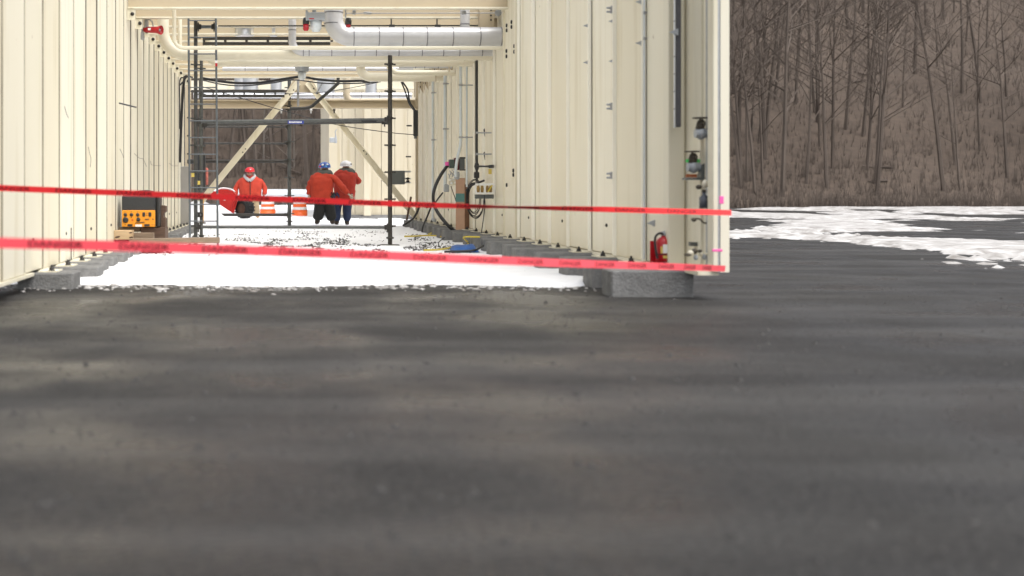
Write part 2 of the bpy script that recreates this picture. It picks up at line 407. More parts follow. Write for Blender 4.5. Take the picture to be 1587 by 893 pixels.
# near end of the right wall: a post, a recess with valves, an end post
def near_end():
    b = MB(); b.bev(XW(1036, 158), XW(1061, 158), YW(158), YW(158) + .16, .2, WT, .006); b.build('post', CREAM, rw)
    b = MB(); b.box(3.99, 4.07, 10.52, YW(158) + .1, .2, WT); b.box(3.965, 3.99, 10.95, 10.97, .2, WT); b.build('recess_panel', TINTS[1], rw)  # recess panel takes the paler tint so the narrow recess looks lit
    b = MB(); b.box(RX, RX + .07, YW(158) + .14, 12.095, .215, WT); b.build('panel', TINTS_R[1], rw)
    b = MB(); b.bev(3.925, XW(1113.5, 171), YW(171), YW(171) + .14, .2, WT, .006); b.build('post', CREAM, rw)
    b = MB(); b.box(XW(1114.5, 171.5), XW(1124, 171.5), YW(171), YW(171) + .3, .2, WT); b.build('end_strip', GALV, rw)
    b = MB(); b.box(XW(1064, 160.5), XW(1097, 160.5), 11.1, 11.16, ZW(381, 161), ZW(375, 161)); b.build('shelf_bar', GREYBOX, rw)
    b = MB(); b.box(3.80, 3.99, 10.56, 12.2, .17, .205); b.build('base_rail', CREAM_R, rw)
near_end()
# seam strip at the top-left near edge and a crooked blade of trim at the bottom
b = MB(); b.box(LX + .014, LX + .02, 13.98, 14.0, .12, .5, None); b.build('trim', BOLT, lw)
for (px, py) in [(910, 40), (910, 97), (950, 33), (950, 95), (992, 3), (992, 67), (1045, 50), (1010, 346)]:
    s_ = (px - CX) / (RX - .03); c = W(px, py, s_); b = MB()
    b.prism([(c.x - .05, c.z), (c.x + .035, c.z + .035), (c.x + .035, c.z - .03)], c.y - .012, c.y + .012)
    b.lathe([(0, .03), (.012, .03), (.012, -.03), (0, -.03)], Matrix.Translation((c.x + .02, c.y, c.z)), 8); b.build('clip', LGREY, rw)
for (px, py) in [(949, 15), (949, 165), (949, 272)]:
    s_ = (px - CX) / (RX - .03); c = W(px, py, s_); b = MB(); b.box(c.x - .02, c.x + .03, c.y - .03, c.y + .03, c.z - .04, c.z + .04)
    for q in (-.025, .02): b.lathe([(0, -.045), (.012, -.045), (.012, 0)], Matrix.Translation((c.x - .02, c.y, c.z + q)) @ Matrix.Rotation(R(90), 4, 'Y'), 8)
    b.build('bracket', GALV, rw)

# ------------------------------------------------------------ footing blocks
def block(x0, x1, y0, d, h, label, grp, bx):
    t = thing('concrete_block', label, 'block', ((x0 + x1) / 2, y0, 0), grp)
    rn = random.Random(int(y0 * 97)); j = rn.uniform(-.07, .07)
    M = Matrix.Translation((t.location.x, y0 + d / 2, 0)) @ Matrix.Rotation(R(rn.uniform(-2.5, 2.5)), 4, 'Z') @ Matrix.Translation((-t.location.x, -y0 - d / 2, 0))
    b = MB(); b.bev(x0 + j, x1 + j, y0, y0 + d, -.08, h, .014, M); b.build('block', CONC, t)
    b = MB(); b.box(bx - .10, bx + .09, y0 + .04, y0 + d - .05, h + .001, h + .014); b.build('base_plate', CREAM, t)
    b = MB(); b.lathe([(0, .06), (.012, .06), (.012, .035), (.026, .035), (.026, .008), (.034, .008), (.034, 0)], Matrix.Translation((bx + (.03 if bx < 0 else -.03), y0 + .1, h + .014)), 8); b.build('anchor_bolt', BOLT, t)
for i, k in enumerate(range(2, 23)):
    if LRIB[k] > 29.5 or i > 20: break
    block(LX - .1, -2.06, LRIB[k] + .35, .42, .107, f'{ORD[i]} grey concrete block in the row under the left wall', 'concrete blocks under the left wall', LX + .16)
for i in range(0, 20):
    y = 10.89 + 1.06 * i
    if y > 31.5: break
    block(3.15 + .016 * max(0, y - 16.6), RX + .1, y + .02, .37, .19, f'{ORD[i]} grey concrete block in the row under the right wall', 'concrete blocks under the right wall', RX - .14)

# ------------------------------------------------------------ roof beams
BY = [19.2 + 1.05 * k for k in range(12)]
for i, y in enumerate(BY):
    z = 3.97
    t = thing('roof_beam', f'{ORD[i]} cream steel beam of the row spanning overhead between the walls', 'beam', (.64, y, z), 'beams overhead')
    b = MB(); x0, x1 = LX + .01, RX - .01
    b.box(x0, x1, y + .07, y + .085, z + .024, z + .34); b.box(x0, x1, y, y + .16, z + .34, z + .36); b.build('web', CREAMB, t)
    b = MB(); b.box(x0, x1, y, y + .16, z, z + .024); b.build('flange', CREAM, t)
    g = MB(); g.box(LX + .002, LX + .13, y + .02, y + .034, z - .19, z - .002); g.build('end_plate', CREAM, t)
    g = MB(); g.lathe([(0, .022), (.03, .022), (.034, 0)], Matrix.Translation((LX + .085, y + .02, z - .09)) @ Matrix.Rotation(R(90), 4, 'X'), 8); g.build('bolt', BOLT, t)
    if i >= 1:
        g = MB(); g.prism([(RX - .02, z - .002), (RX - .24, z - .002), (RX - .24, z - .05), (RX - .02, z - .42)], y + .05, y + .066)
        g.box(RX - .26, RX - .244, y + .0, y + .13, z - .5, z - .003); g.build('gusset', CREAMB, t)
        g = MB()
        for q in (-.12, -.24): g.lathe([(0, .02), (.03, .02), (.034, 0)], Matrix.Translation((RX - .12, y + .05, z + q)) @ Matrix.Rotation(R(90), 4, 'X'), 8)
        g.build('bolt', BOLT, t)
# ------------------------------------------------------------ pipes overhead
def pipe(name, label, pts, r, m, bands=None, bm=BAND, n=18, cat='pipe', flange=None):
    c = Vector(pts[0]); t = thing(name, label, cat, c)
    b = MB(); b.tube(pts, r, n); b.build('pipe', m, t)
    if bands:
        for (p, dr) in bands:
            q = MB(); p = Vector(p); dr = Vector(dr).normalized() * .008; q.tube([p - dr, p + dr], r * 1.02 + .002, n); q.build('band', bm, t)
    return t
def elbow_path(xv, ztop, zh, xend, y, rad):
    sg = 1 if xend > xv else -1
    c = (xv + sg * rad, y, zh + rad)
    return [Vector((xv, y, ztop))] + arc(c, rad, 180 if sg > 0 else 0, 270, 9) + [Vector((xend, y, zh))]
s_ = 90.5; xv = XW(517, s_); zh = ZW(57, s_); y = YW(s_)
bx = [XW(p, s_) for p in (548, 587, 624, 661, 701, 743, 776)]
main = pipe('insulated_pipe', 'thick white insulated pipe with dark bands and a wrinkled elbow under the beams', elbow_path(xv, ZW(12, s_), zh, RX - .015, y, .30), .163, INSUL, [((q, y, zh), (1, 0, 0)) for q in bx] + [((xv, y, ZW(20, s_)), (0, 0, 1)), ((xv, y, ZW(37, s_)), (0, 0, 1))])
s_ = 86.5; xv = XW(453, s_); zh = ZW(81, s_); y = YW(s_)
pipe('insulated_pipe', 'slim white insulated pipe turning from vertical to horizontal below the thick one', elbow_path(xv, ZW(28, s_) , zh, RX - .01, y, .2), .07, INSUL, [((XW(p, s_), y, zh), (1, 0, 0)) for p in (470, 479, 514, 550, 583, 618, 654, 687, 712, 747)] + [((xv, y, ZW(47, s_)), (0, 0, 1))])
s_ = 91.6; xv = XW(270, s_); zh = ZW(74.5, s_); y = YW(s_)
pipe('cream_pipe', 'thin cream pipe dropping by the red horn then running level before the ladder', elbow_path(xv, ZW(14, s_), zh, RX - .01, y, .16), .033, CREAMP, n=12)
s_ = 86.0; xv = XW(253, s_); zh = ZW(85, s_); y = YW(s_)
pipe('cream_pipe', 'fat cream pipe with a wide elbow behind the red horn', elbow_path(xv, ZW(29, s_), zh, RX - .01, y, .42), .105, CREAMP, [((XW(282, s_), y, zh), (1, 0, 0))], CREAMP, 20)
s_ = 85; y = YW(s_)
pipe('cream_pipe', 'short upright cream pipe between the horn and the ladder top', [W(279, 29, s_), W(279, 79, s_)], .036, CREAMP, n=12)
s_ = 67; xv = XW(559, s_); zh = ZW(119.5, s_); y = YW(s_)
pipe('cream_pipe', 'cream pipe with elbow low under the far beams, right of the scaffold pole', elbow_path(xv, ZW(96, s_), zh, RX - .01, y, .22), .105, CREAMP, n=18)
s_ = 71; xv = XW(600, s_); zh = ZW(113, s_); y = YW(s_)
pipe('cream_pipe', 'cream pipe with elbow passing right behind the top of the dark pole', elbow_path(xv, ZW(88, s_), zh, RX - .01, y, .28), .06, CREAMP, n=16)
s_ = 72.5; zh = ZW(103.5, s_); y = YW(s_)
pipe('insulated_pipe', 'short thin white insulated pipe with bands near the right wall, under the beams', [W(618, 103.5, s_), W(700, 103.5, s_)], .036, INSUL, [(W(p, 103.5, s_), (1, 0, 0)) for p in (644, 658, 679, 695)])
s_ = 79; xv = XW(322, s_); zh = ZW(97.5, s_); y = YW(s_)
pipe('cream_pipe', 'mid-size cream pipe with elbow just right of the second scaffold post', elbow_path(xv, ZW(60, s_), zh, RX - .01, y, .22), .075, CREAMP, [((XW(q, s_), y, zh), (1, 0, 0)) for q in (480, 660)], CREAMP, 16)
s_ = 63.5
pipe('insulated_pipe', 'grey insulated pipe running level right behind the pendant lamp', [W(345, 107, s_), W(640, 107, s_)], .05, INSUL, [(W(q, 107, s_), (1, 0, 0)) for q in (380, 415, 500, 535)])
s_ = 55.2; xv = XW(537, s_); zh = ZW(158, s_); y = YW(s_)
pipe('tan_pipe', 'tan pipe with elbow at the far beam behind the brace apex', elbow_path(xv, ZW(118, s_), zh, XW(636, s_), y, .22), .10, TAN, [((XW(558, s_), y, zh), (1, 0, 0))], BAND, 16)
s_ = 53; y = YW(s_)
pipe('silver_pipe', 'shiny silver pipe level behind the far beam, above the worker in the white hat', [W(300, 148, s_), W(638, 148, s_)], .085, SILVER, [(W(p, 148, s_), (1, 0, 0)) for p in (330, 372, 516, 560, 588)])
for i, (px, w_, yt, yb, s_) in enumerate([(379, 16, 36, 55, 80), (424, 7, 38, 55, 80)]):
    pipe('vertical_duct', ['wide grey duct stub coming down above the dark tray', 'narrow pale duct stub coming down above the dark tray'][i], [W(px, yt, s_), W(px, yb, s_), W(px, yb + 1.5, s_)], [w_ / s_, w_ / s_, w_ * .8 / s_], SILVER, cat='duct')
for i, (px, w_) in enumerate([(372, 9), (388, 13), (428, 9), (505, 14), (575, 9)]):
    pipe('vertical_duct', f'{"first" if i == 0 else ORD[i]} silver duct from the left hanging behind the far cable tray', [W(px, 112, 52), W(px, 150, 52)], w_ / 52, SILVER, cat='duct')
s_ = 90; y = YW(s_)
pipe('insulated_pipe', 'upright white insulated stub standing above the thick pipe near the right end', [W(720.5, 10, s_), W(720.5, 42, s_)], .083, INSUL, [(W(720.5, 38, s_), (0, 0, 1))])
t = thing('hanger_box', 'cream folded steel box hanging between beams at the right end', 'bracket', W(750, 42, 89.5))
b = MB(); b.bev(XW(743, 89.5), XW(766, 89.5), YW(89.5), YW(89.5) + .14, ZW(42, 89.5), ZW(13, 89.5), .004); b.build('box', CREAMB, t)
b = MB()
for py in (16, 24, 31): b.ell(W(761, py, 89.6), (.016, .012, .016), 8, 6)
b.build('bolt', BOLT, t)
# rod with clamps
t = thing('support_rod', 'thin steel rod with clamps and a star bracket above the thick pipe', 'rod', W(540, 20.5, 92)); b = MB(); b.tube([W(536, 20.8, 92), W(772, 20.4, 92)], .008, 8); b.build('rod', GALV, t)
for px, w_ in ((549, 2.5), (719.5, 3)):
    b = MB(); b.bev(XW(px - w_, 92.4), XW(px + w_, 92.4), YW(92.4), YW(92.4) + .08, ZW(22, 92.4), ZW(16, 92.4), .006); b.box(XW(px - 1.2, 92.4), XW(px + 1.2, 92.4), YW(92.4) + .02, YW(92.4) + .05, ZW(15.9, 92.4), ZW(10, 92.4)); b.build('clamp', GALV, t)
b = MB(); b.tube([W(563, 20.6, 92.1), W(566, 20.2, 92.1), W(574, 20.7, 92.1), W(577, 20.6, 92.1)], [.012, .022, .022, .01], 8); b.build('turnbuckle', GALV, t)
b = MB()
for a in range(0, 180, 45):
    M = Matrix.Translation(W(772, 20, 92)) @ Matrix.Rotation(R(a), 4, 'Y'); b.box(-.055, .055, -.02 - a * .0001, .02 + a * .0001, -.014, .014, M)
b.build('star_bracket', LGREY, t)
t = thing('black_conduit', 'thin black conduit running level over the top of the thick white pipe', 'conduit', W(338, 40, 88)); b = MB(); b.tube([W(338, 40.3, 88), W(530, 40, 88), W(782, 39.8, 88)], .012, 8); b.build('conduit', BLACK, t)
for px in (607, 678):
    b = MB(); b.bev(XW(px - 4, 89), XW(px + 5, 89), YW(89), YW(89) + .06, ZW(42, 89), ZW(38, 89), .005); b.box(XW(px - 1.5, 89), XW(px + .5, 89), YW(89) + .01, YW(89) + .04, ZW(38, 89), ZW(29, 89)); b.build('clamp', BLACKP, t)
# cable trays
def tray(label, x0, x1, ya, yb, s_, rungs):
    t = thing('cable_tray', label, 'cable tray', W(x0, yb, s_)); y = YW(s_); zt, zb = ZW(ya, s_), ZW(yb, s_); h = zt - zb
    for k, yy in enumerate((y,)):
        b = MB(); b.box(XW(x0, s_), XW(x1, s_), yy, yy + .02, zb, zb + h * .36); b.box(XW(x0, s_), XW(x1, s_), yy, yy + .02, zb + h * .60, zt); 
        for q in range(rungs + 1):
            xx = XW(x0 + (x1 - x0) * q / rungs, s_); b.box(xx, xx + .05, yy + .003, yy + .017, zb + h * .38, zb + h * .6)
        b.build('side_rail', TRAY, t)
    b = MB()
    for q in range(rungs * 3):
        xx = XW(x0 + (x1 - x0) * (q + .5) / (rungs * 3), s_); b.box(xx, xx + .03, y + .02, y + .42, zb + .02, zb + .05)

tray('dark steel cable tray high behind the ladder, ending at the white elbow', 314, 512, 57, 70, 83, 6)
tray('dark slotted cable tray at the far beam left of the brace apex', 313, 441, 139, 151, 57.5, 8)

# ------------------------------------------------------------ far frame with braces
fs = 56.0; fy = YW(fs)
t = thing('braced_frame', 'cream end frame with two long diagonal braces meeting under the far beam', 'frame', (.64, fy, 0))
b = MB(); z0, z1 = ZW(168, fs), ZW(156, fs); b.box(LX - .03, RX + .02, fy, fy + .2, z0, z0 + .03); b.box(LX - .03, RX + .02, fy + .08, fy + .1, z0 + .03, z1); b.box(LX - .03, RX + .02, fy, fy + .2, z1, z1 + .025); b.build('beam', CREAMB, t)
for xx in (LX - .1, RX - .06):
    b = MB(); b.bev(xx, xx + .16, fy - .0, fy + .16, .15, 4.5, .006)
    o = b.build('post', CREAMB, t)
    g = MB()
    for zz in (1.5, 2.0, 2.5, 3.0): g.ell((xx + .08, fy - .004, zz), (.025, .012, .025), 8, 6)
    g.build('bolt', BOLT, o)
apx, apz = .63, ZW(128, fs)
for (x1, y1p) in ((XW(296, fs), 332), (XW(648, fs), 342)):
    z1 = ZW(y1p, fs); A = Vector((apx + (-.12 if x1 < 0 else .12), fy - .05, apz)); B = Vector((x1, fy - .05, z1)); dv = B - A
    ang = math.atan2(dv.z, dv.x); M = Matrix.Translation(A) @ Matrix.Rotation(-ang, 4, 'Y')
    b = MB(); b.box(0, dv.length, -.012, 0, -.085, .085, M); b.box(0, dv.length, -.07, -.012, -.085, -.07, M); b.box(0, dv.length, -.07, -.012, .07, .085, M)
    o = b.build('brace', CREAM_R, t); g = MB()
    for q in (.25, .42, dv.length * .5, dv.length * .5 + .12): g.ell(M @ Vector((q, -.015, .03)), (.02, .012, .02), 8, 6)
    g.build('bolt', BOLT, o)
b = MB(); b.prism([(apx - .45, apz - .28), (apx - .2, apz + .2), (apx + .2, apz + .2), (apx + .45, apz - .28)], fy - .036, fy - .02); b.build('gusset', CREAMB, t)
for px in (436, 482, 518):
    b = MB(); c = W(px, 170, 57.2); b.lathe([(0, .02), (.03, .02), (.04, -.03), (.02, -.035), (.02, -.1), (0, -.1)], Matrix.Translation(c), 10); b.build('sprinkler_head', BRASS if px == 518 else WHITE, t)
s2 = 50; t = thing('roof_beam', 'pale beam farthest away, seen above the dark slotted tray', 'beam', (-.5, YW(s2), 3.9))
b = MB(); b.box(-3.2, 4.2, YW(s2), YW(s2) + .2, ZW(137, s2), ZW(125, s2)); b.build('beam', CREAM, t); b = MB(); b.box(-3.2, 4.2, YW(s2) - .1, YW(s2) + .3, ZW(138.2, s2), ZW(137.1, s2)); b.build('flange', CREAM, t)
# far cream building facing us
s_ = 42.5; y = YW(s_)
t = thing('panel_building', 'cream panelled building end seen between the braces behind the two workers', 'building', (XW(580, s_), y, 0))
b = MB(); x0, x1 = XW(510, s_), XW(720, s_); xx = x0; rn = random.Random(8)
while xx < x1:
    w_ = .48; b.box(xx, xx + w_ - .012, y + rn.uniform(0, .02), y + .3, .12, 6.2); xx += w_
b.box(x0 + .01, x1, y + .31, y + 9, .12, 6.2); b.build('wall', CREAMF, t)
b = MB(); b.box(x0 - .05, x1, y - .15, y + 9, -.05, .118); b.build('plinth', CONC, t)
b = MB(); b.bev(XW(564, 43), XW(575, 43), YW(43) - .05, YW(43) + .18, .1, 6.2, .006); o = b.build('column', CREAMF, t)
b = MB(); b.bev(XW(556, 43.6), XW(585, 43.6), YW(43.6) - .3, YW(43.6) - .0, -.05, .07, .02); b.build('footing', CONC, t)
c = W(516, 216, 43.2); b = MB(); b.bev(c.x - .12, c.x + .06, c.y - .1, c.y + .1, c.z - .12, c.z + .06, .02); b.lathe([(.05, -.14), (.05, .0), (.02, .16)], Matrix.Translation((c.x + .1, c.y, c.z)), 10)
b.tube([c + Vector((.1, 0, .1)), c + Vector((.08, -.05, .28)), c + Vector((.14, -.05, .36))], .02, 6); b.build('wall_lamp', LGREY, t)

# ------------------------------------------------------------ scaffolds and ladder
def rosette(b, c, r=.062):
    b.lathe([(0, .006), (r, .006), (r, -.006), (0, -.006)], Matrix.Translation(c), 8, False)
    for a in (20, 110, 200, 290):
        M = Matrix.Translation(c) @ Matrix.Rotation(R(a), 4, 'Z'); b.box(r * .7, r * 1.55, -.012, .012, -.01, .018, M)
def post(parent, x, y, z0, z1, r, m, step=.5, zr=.42, name='post', foot=True):
    b = MB(); b.tube([(x, y, z0 + .02), (x, y, z1)], r, 12); o = b.build(name, m, parent)
    z = zr
    while z < z1 - .05:
        b = MB(); rosette(b, Vector((x, y, z)), r * 1.75); b.build('rosette', m, o); z += step
    if foot:
        b = MB(); b.bev(x - .16, x + .16, y - .1, y + .1, z0 - .015, z0 + .012, .004); b.lathe([(.03, 0), (.03, .1), (r * 1.7, .1), (r * 1.7, .13), (r, .13)], Matrix.Translation((x, y, z0 + .012)), 12); b.build('base_plate', POLE, o)
    return o
def ledger(parent, p, q, r, m, name='ledger'):
    p, q = Vector(p), Vector(q); b = MB(); b.tube([p, q], r, 10); dv = (q - p).normalized()
    o = b.build(name, m, parent)
    for e, sg in ((p, 1), (q, -1)):
        b = MB(); M = Matrix.Translation(e + dv * sg * .05); b.bev(-.05, .05, -.035, .035, -.045, .045, .01, M)
        b.box(-.012, .012, -.045, -.035, -.09, .07, M)
        b.build('wedge_clamp', POLE, o)
    return o
ns = 88.0; ny = YW(ns)
t = thing('scaffold', 'near scaffold bay of dark tubes with a thick rusty pole on its right', 'scaffold', (.2, ny, 0))
xl, xr = XW(303, ns), XW(604.5, ns)
post(t, xr, ny, .0, ZW(86, ns), .039, POLE, .475, .33)
post(t, xl, ny + .05, .0, ZW(31, ns), .034, SCAF, .475, .33)
post(t, XW(312, 84), YW(84), .0, ZW(94, 84), .03, SCAF2, .475, .36)
ledger(t, (xl, ny + .05, ZW(352, ns)), (xr, ny, ZW(352.5, ns)), .028, SCAF2)
ledger(t, (xl, ny + .05, ZW(188.5, ns)), (xr, ny, ZW(185.5, ns)), .030, SCAF2)
l2 = ledger(t, (XW(313, 84), YW(84), ZW(193.5, 84)), (XW(600, 86), YW(86), ZW(189, 86)), .026, SCAF)
tagp = MB(); tagp.box(XW(446, ns + .3), XW(471, ns + .3), YW(ns) - .075, YW(ns) - .07, ZW(192.5, ns), ZW(187.5, ns)); tg = tagp.build('maker_plate', NAVY, t)
q = MB(); rn = random.Random(2); px = 448
while px < 468: q.box(XW(px, ns), XW(px + 1.3, ns), YW(ns) - .078, YW(ns) - .0755, ZW(191, ns), ZW(189 - .4 * rn.random(), ns)); px += 2.0
q.build('lettering', WHITE, tg)
b = MB(); b.bev(XW(560, ns), XW(583, ns), ny - .06, ny - .03, ZW(190.5, ns), ZW(187, ns), .006); b.build('locking_sleeve', BLACK, t)
ledger(t, (xl, ny + .05, ZW(41, ns)), (XW(336, ns), ny + .05, ZW(41, ns)), .03, LADM)
ledger(t, (xl + .02, ny + .08, ZW(333, ns)), (XW(311, 84), YW(84), ZW(333, 84)), .022, SCAF2)
ms = 55.8; my = YW(ms)
t = thing('scaffold', 'far scaffold tower of grey tubes with level rails left of the pair of workers', 'scaffold', (-.9, my, 0))
xa, xb = XW(310, ms), XW(448.5, ms)
post(t, xa, my, 0, ZW(122, ms), .036, SCAF, .5, .34)
post(t, xb, my, 0, ZW(118, ms), .052, SCAF2, .5, .34)
for py, r_ in ((333, .042), (250, .05), (222.5, .026), (197, .022), (168.5, .02)):
    ledger(t, (xa, my, ZW(py, ms)), (xb, my, ZW(py, ms)), r_, POLE if py > 240 else SCAF)
post(t, XW(287, 52), YW(52), 0.0, ZW(135, 52), .034, SCAF, .5, .34)
ledger(t, (XW(287, 52), YW(52), ZW(250, 52)), (xa, my, ZW(250, ms)), .05, POLE)
# access ladder
t = thing('ladder', 'tall grey access ladder tied to the near scaffold beside the orange generator', 'ladder', (XW(315, 89), YW(89), 0))
zt, zb = ZW(29, 89), .0
for (p0, p1) in ((292.2, 294.4), (334.6, 337.4)):
    b = MB(); b.tube([(XW(p0, 89), YW(89), zt), (XW(p1, 89), YW(89), zb)], .0195, 10); b.build('rail', LADM, t)
k = 0; py = 32.0
while py < 376:
    tt = (py - 29) / 352; b = MB(); xx0 = 292.2 + 2.2 * tt; xx1 = 334.6 + 2.8 * tt
    b.tube([W(xx0, py, 89), W(xx1, py, 89)], .0105, 8); b.build('rung', LADM, t); py += 25.9
b = MB(); b.box(XW(333.6, 89.2), XW(337, 89.2), YW(89.2) - .026, YW(89.2) + .02, ZW(98, 89.2), ZW(94, 89.2)); b.build('white_tag', WHITE, t)
b = MB(); b.box(XW(333.6, 89.2), XW(337, 89.2), YW(89.2) - .027, YW(89.2) + .02, ZW(103, 89.2), ZW(98.3, 89.2)); b.build('dark_tag', REDG, t)
for i, (px, py) in enumerate([(299, 271), (308, 283)]):
    s2 = 88.6 if i == 0 else 84.6
    t = tag(MB().box(XW(px - 2, s2), XW(px + 2.5, s2), YW(s2) - .055, YW(s2) - .05, ZW(py + 3.5, s2), ZW(py - 2.5, s2)).build('warning_tag', YEL), ['yellow tag tied inside the ladder at the left post', 'small pale yellow tag on the second scaffold post'][i], 'tag')
# grey panel and black gear behind ladder
t = tag(MB().bev(XW(279, 61), XW(293, 61), YW(61), YW(61) + .12, ZW(349, 61), ZW(258, 61), .01).build('grey_cabinet', mat('grey_cabinet_paint', (.30, .29, .275), .6, var=.1, scale=3)), 'tall flat grey cabinet between the left wall and the ladder', 'cabinet')
t = thing('black_equipment', 'black bag shaped equipment hanging behind the ladder rungs', 'equipment', W(312, 290, 57)); b = MB(); b.bev(XW(305, 57), XW(318, 57), YW(57), YW(57) + .3, ZW(296, 57), ZW(236, 57), .05); b.build('body', CHAR, t); b = MB(); b.bev(XW(290, 57.5), XW(306, 57.5), YW(57.5), YW(57.5) + .15, ZW(254, 57.5), ZW(247, 57.5), .02); b.build('arm', CHAR, t)
t = tag(MB().bev(XW(318, 56.6), XW(322.5, 56.6), YW(56.6), YW(56.6) + .06, ZW(287, 56.6), ZW(260, 56.6), .02).build('hanging_ribbon', mat('pale_red_ribbon', (.75, .22, .17), .7, var=.5, scale=9)), 'pale red ribbon strip hanging beside the black equipment', 'ribbon')
t = tag(MB().bev(XW(310, 58), XW(315.5, 58), YW(58), YW(58) + .1, .12, ZW(303, 58), .01).build('marker_post', mat('amber_paint', (.55, .25, .02), .6)), 'amber marker post standing behind the ladder in the snow', 'post')

# ------------------------------------------------------------ cables, lamp, fixtures
def cable(label, pts, r, m=BLACK, name='cable', n=8):
    o = MB().tube(smooth_path(pts, n), r, 8).build(name, m); return tag(o, label, 'cable')
s_ = 60
cable('thickest black cable sagging under the far beams left of the lamp', [W(312, 121, s_), W(340, 126, s_), W(372, 129, s_), W(405, 128, s_), W(440, 122.5, s_), W(464, 119, s_)], .034)
cable('black cable sagging just below the thick one left of the lamp', [W(312, 124, s_ - .6), W(345, 131, s_ - .6), W(380, 133, s_ - .6), W(420, 129, s_ - .6), W(455, 124, s_ - .6), W(500, 129, s_ - .6), W(545, 129.5, s_ - .6), W(586, 127.5, s_ - .6)], .017)
cable('thick black cable sagging under the far beams right of the lamp', [W(474, 120, s_), W(500, 124, s_), W(530, 126, s_), W(560, 125.5, s_), W(572, 128, s_ - 1)], .032)
cable('thin black wire slanting down across the brace to the dark heater on the right', [W(312, 134, 62), W(360, 148, 62), W(440, 172, 62), W(520, 193, 62), W(600, 205, 62), W(642, 209, 60)], .010)
cable('thin black wire rising to the right behind the dark pole top', [W(330, 140, 59), W(420, 145, 59), W(490, 144, 59), W(540, 137, 59), W(590, 127, 59)], .009)
cable('bent black conduit arm below the lamp', [W(524, 121, 58.6), W(524, 128, 58.6), W(520, 133, 58.6), W(489, 160, 58.6), W(483, 165, 58.6), W(472, 168, 58.6), W(449, 168.5, 58.6)], .044, mat('dark_conduit', (.03, .03, .027), .5), n=4)
cable('thick black hose hanging down the end of the left wall', [W(291, 118, 62), W(286, 122, 62), W(283, 150, 62), W(281, 190, 62), W(279.5, 235, 62), W(279, 252, 62)], .034)
cable('thin black hose beside the thick hose on the left wall end', [W(288, 121, 62.5), W(279, 124, 62.5), W(278.6, 160, 62.5), W(278.4, 200, 62.5)], .016)
cable('black lead curling in front of the wall end by the hoses', [W(277.5, 133, 63), W(283, 128, 63), W(290, 119, 63), W(299, 120, 63)], .02)
cable('left one of two black leads running to the dark heater box', [W(622, 127, 60), W(628, 142, 60), W(634, 160, 60), W(642, 172, 60)], .02)
cable('right one of two black leads running to the dark heater box', [W(624, 127, 60.3), W(632, 140, 60.3), W(635, 158, 60.3), W(644, 172, 60.3)], .022)
b = MB(); s_ = 60
t = thing('heater_box', 'long upright dark box fixed at the far end of the right wall', 'heater', W(645, 213, s_)); b.bev(XW(641, s_), XW(648, s_), YW(s_), YW(s_) + .1, ZW(211, s_), ZW(171, s_), .01); b.build('body', CHAR, t)
b = MB(); b.bev(XW(642, s_), XW(646.5, s_), YW(s_) + .01, YW(s_) + .09, ZW(215, s_), ZW(211.2, s_), .008); b.build('end_cap', GREYBOX, t)
s_ = 66
t = thing('pendant_lamp', 'round grey pendant lamp hanging below the beams in the middle', 'lamp', W(468, 123, s_)); b = MB(); c = W(468, 111, s_)
b.lathe([(0, .14), (.2, .14), (.2, .12), (.165, .1), (.155, .0), (0, 0)], Matrix.Translation(c), 20); b.build('housing', LGREY, t)
b = MB(); b.lathe([(0, -.01), (.1, -.01), (.09, -.15), (.05, -.2), (0, -.2)], Matrix.Translation(c), 16); b.build('lens', CLEAR, t)
b = MB(); b.tube([W(468, 100, s_), W(468, 92, s_)], .03, 10); b.build('stem', LGREY, t)
t = tag(MB().tube([W(462, 123, 58.9), W(462, 165, 58.9)], .033, 10).tube([W(500, 128, 58.9), W(490, 146, 58.9)], .02, 8).build('strut_channel', GALV), 'grey steel strut dropping from the lamp to the far beam', 'strut')

# beacon fixture on the thick pipe
s_ = 92.2; y = YW(s_)
t = thing('beacon_unit', 'grey beacon box with clear glass and red lenses hanging before the white elbow', 'beacon', W(488, 33, s_))
b = MB(); b.bev(XW(475, s_), XW(504, s_), y - .12, y + .06, ZW(33, s_), ZW(20.5, s_), .015); b.bev(XW(473.5, s_), XW(477, s_), y - .13, y + .07, ZW(33.5, s_), ZW(18.5, s_), .008); b.tube([W(487, 19, s_), W(487, 12, s_)], .035, 10); b.build('housing', LGREY, t)
b = MB(); b.lathe([(0, 0), (.1, 0), (.095, -.12), (.06, -.175), (0, -.18)], Matrix.Translation(W(489.5, 33.2, s_)), 16); b.build('glass', CLEAR, t)
b = MB(); b.box(XW(479, s_), XW(486.5, s_), y - .124, y - .1215, ZW(31.5, s_), ZW(30, s_)); b.build('lettering', RED, t)
for px, yb, hh in ((474, 38.5, 11), (539.5, 39, 4)):
    b = MB(); b.lathe([(0, .11), (.04, .11), (.056, .06), (.056, 0), (0, 0)], Matrix.Translation(W(px, yb, s_) + Vector((0, -.06, 0))), 12); o = b.build('lamp_cap', BLACKP, t)
    b = MB(); b.lathe([(0, 0), (.05, 0), (.05, -.08), (.035, -.11), (0, -.115)] if hh > 5 else [(0, 0), (.045, 0), (.04, -.045), (0, -.05)], Matrix.Translation(W(px, yb + .1, s_) + Vector((0, -.06, 0))), 12); b.build('lamp_lens', REDLENS, o)
    b = MB(); b.tube([W(px + (1 if px < 500 else -4), 28, s_) + Vector((0, -.03, 0)), W(px + (1 if px < 500 else -4), 13, s_) + Vector((0, -.03, 0))], .012, 8); b.build('hanger', GALV, o)
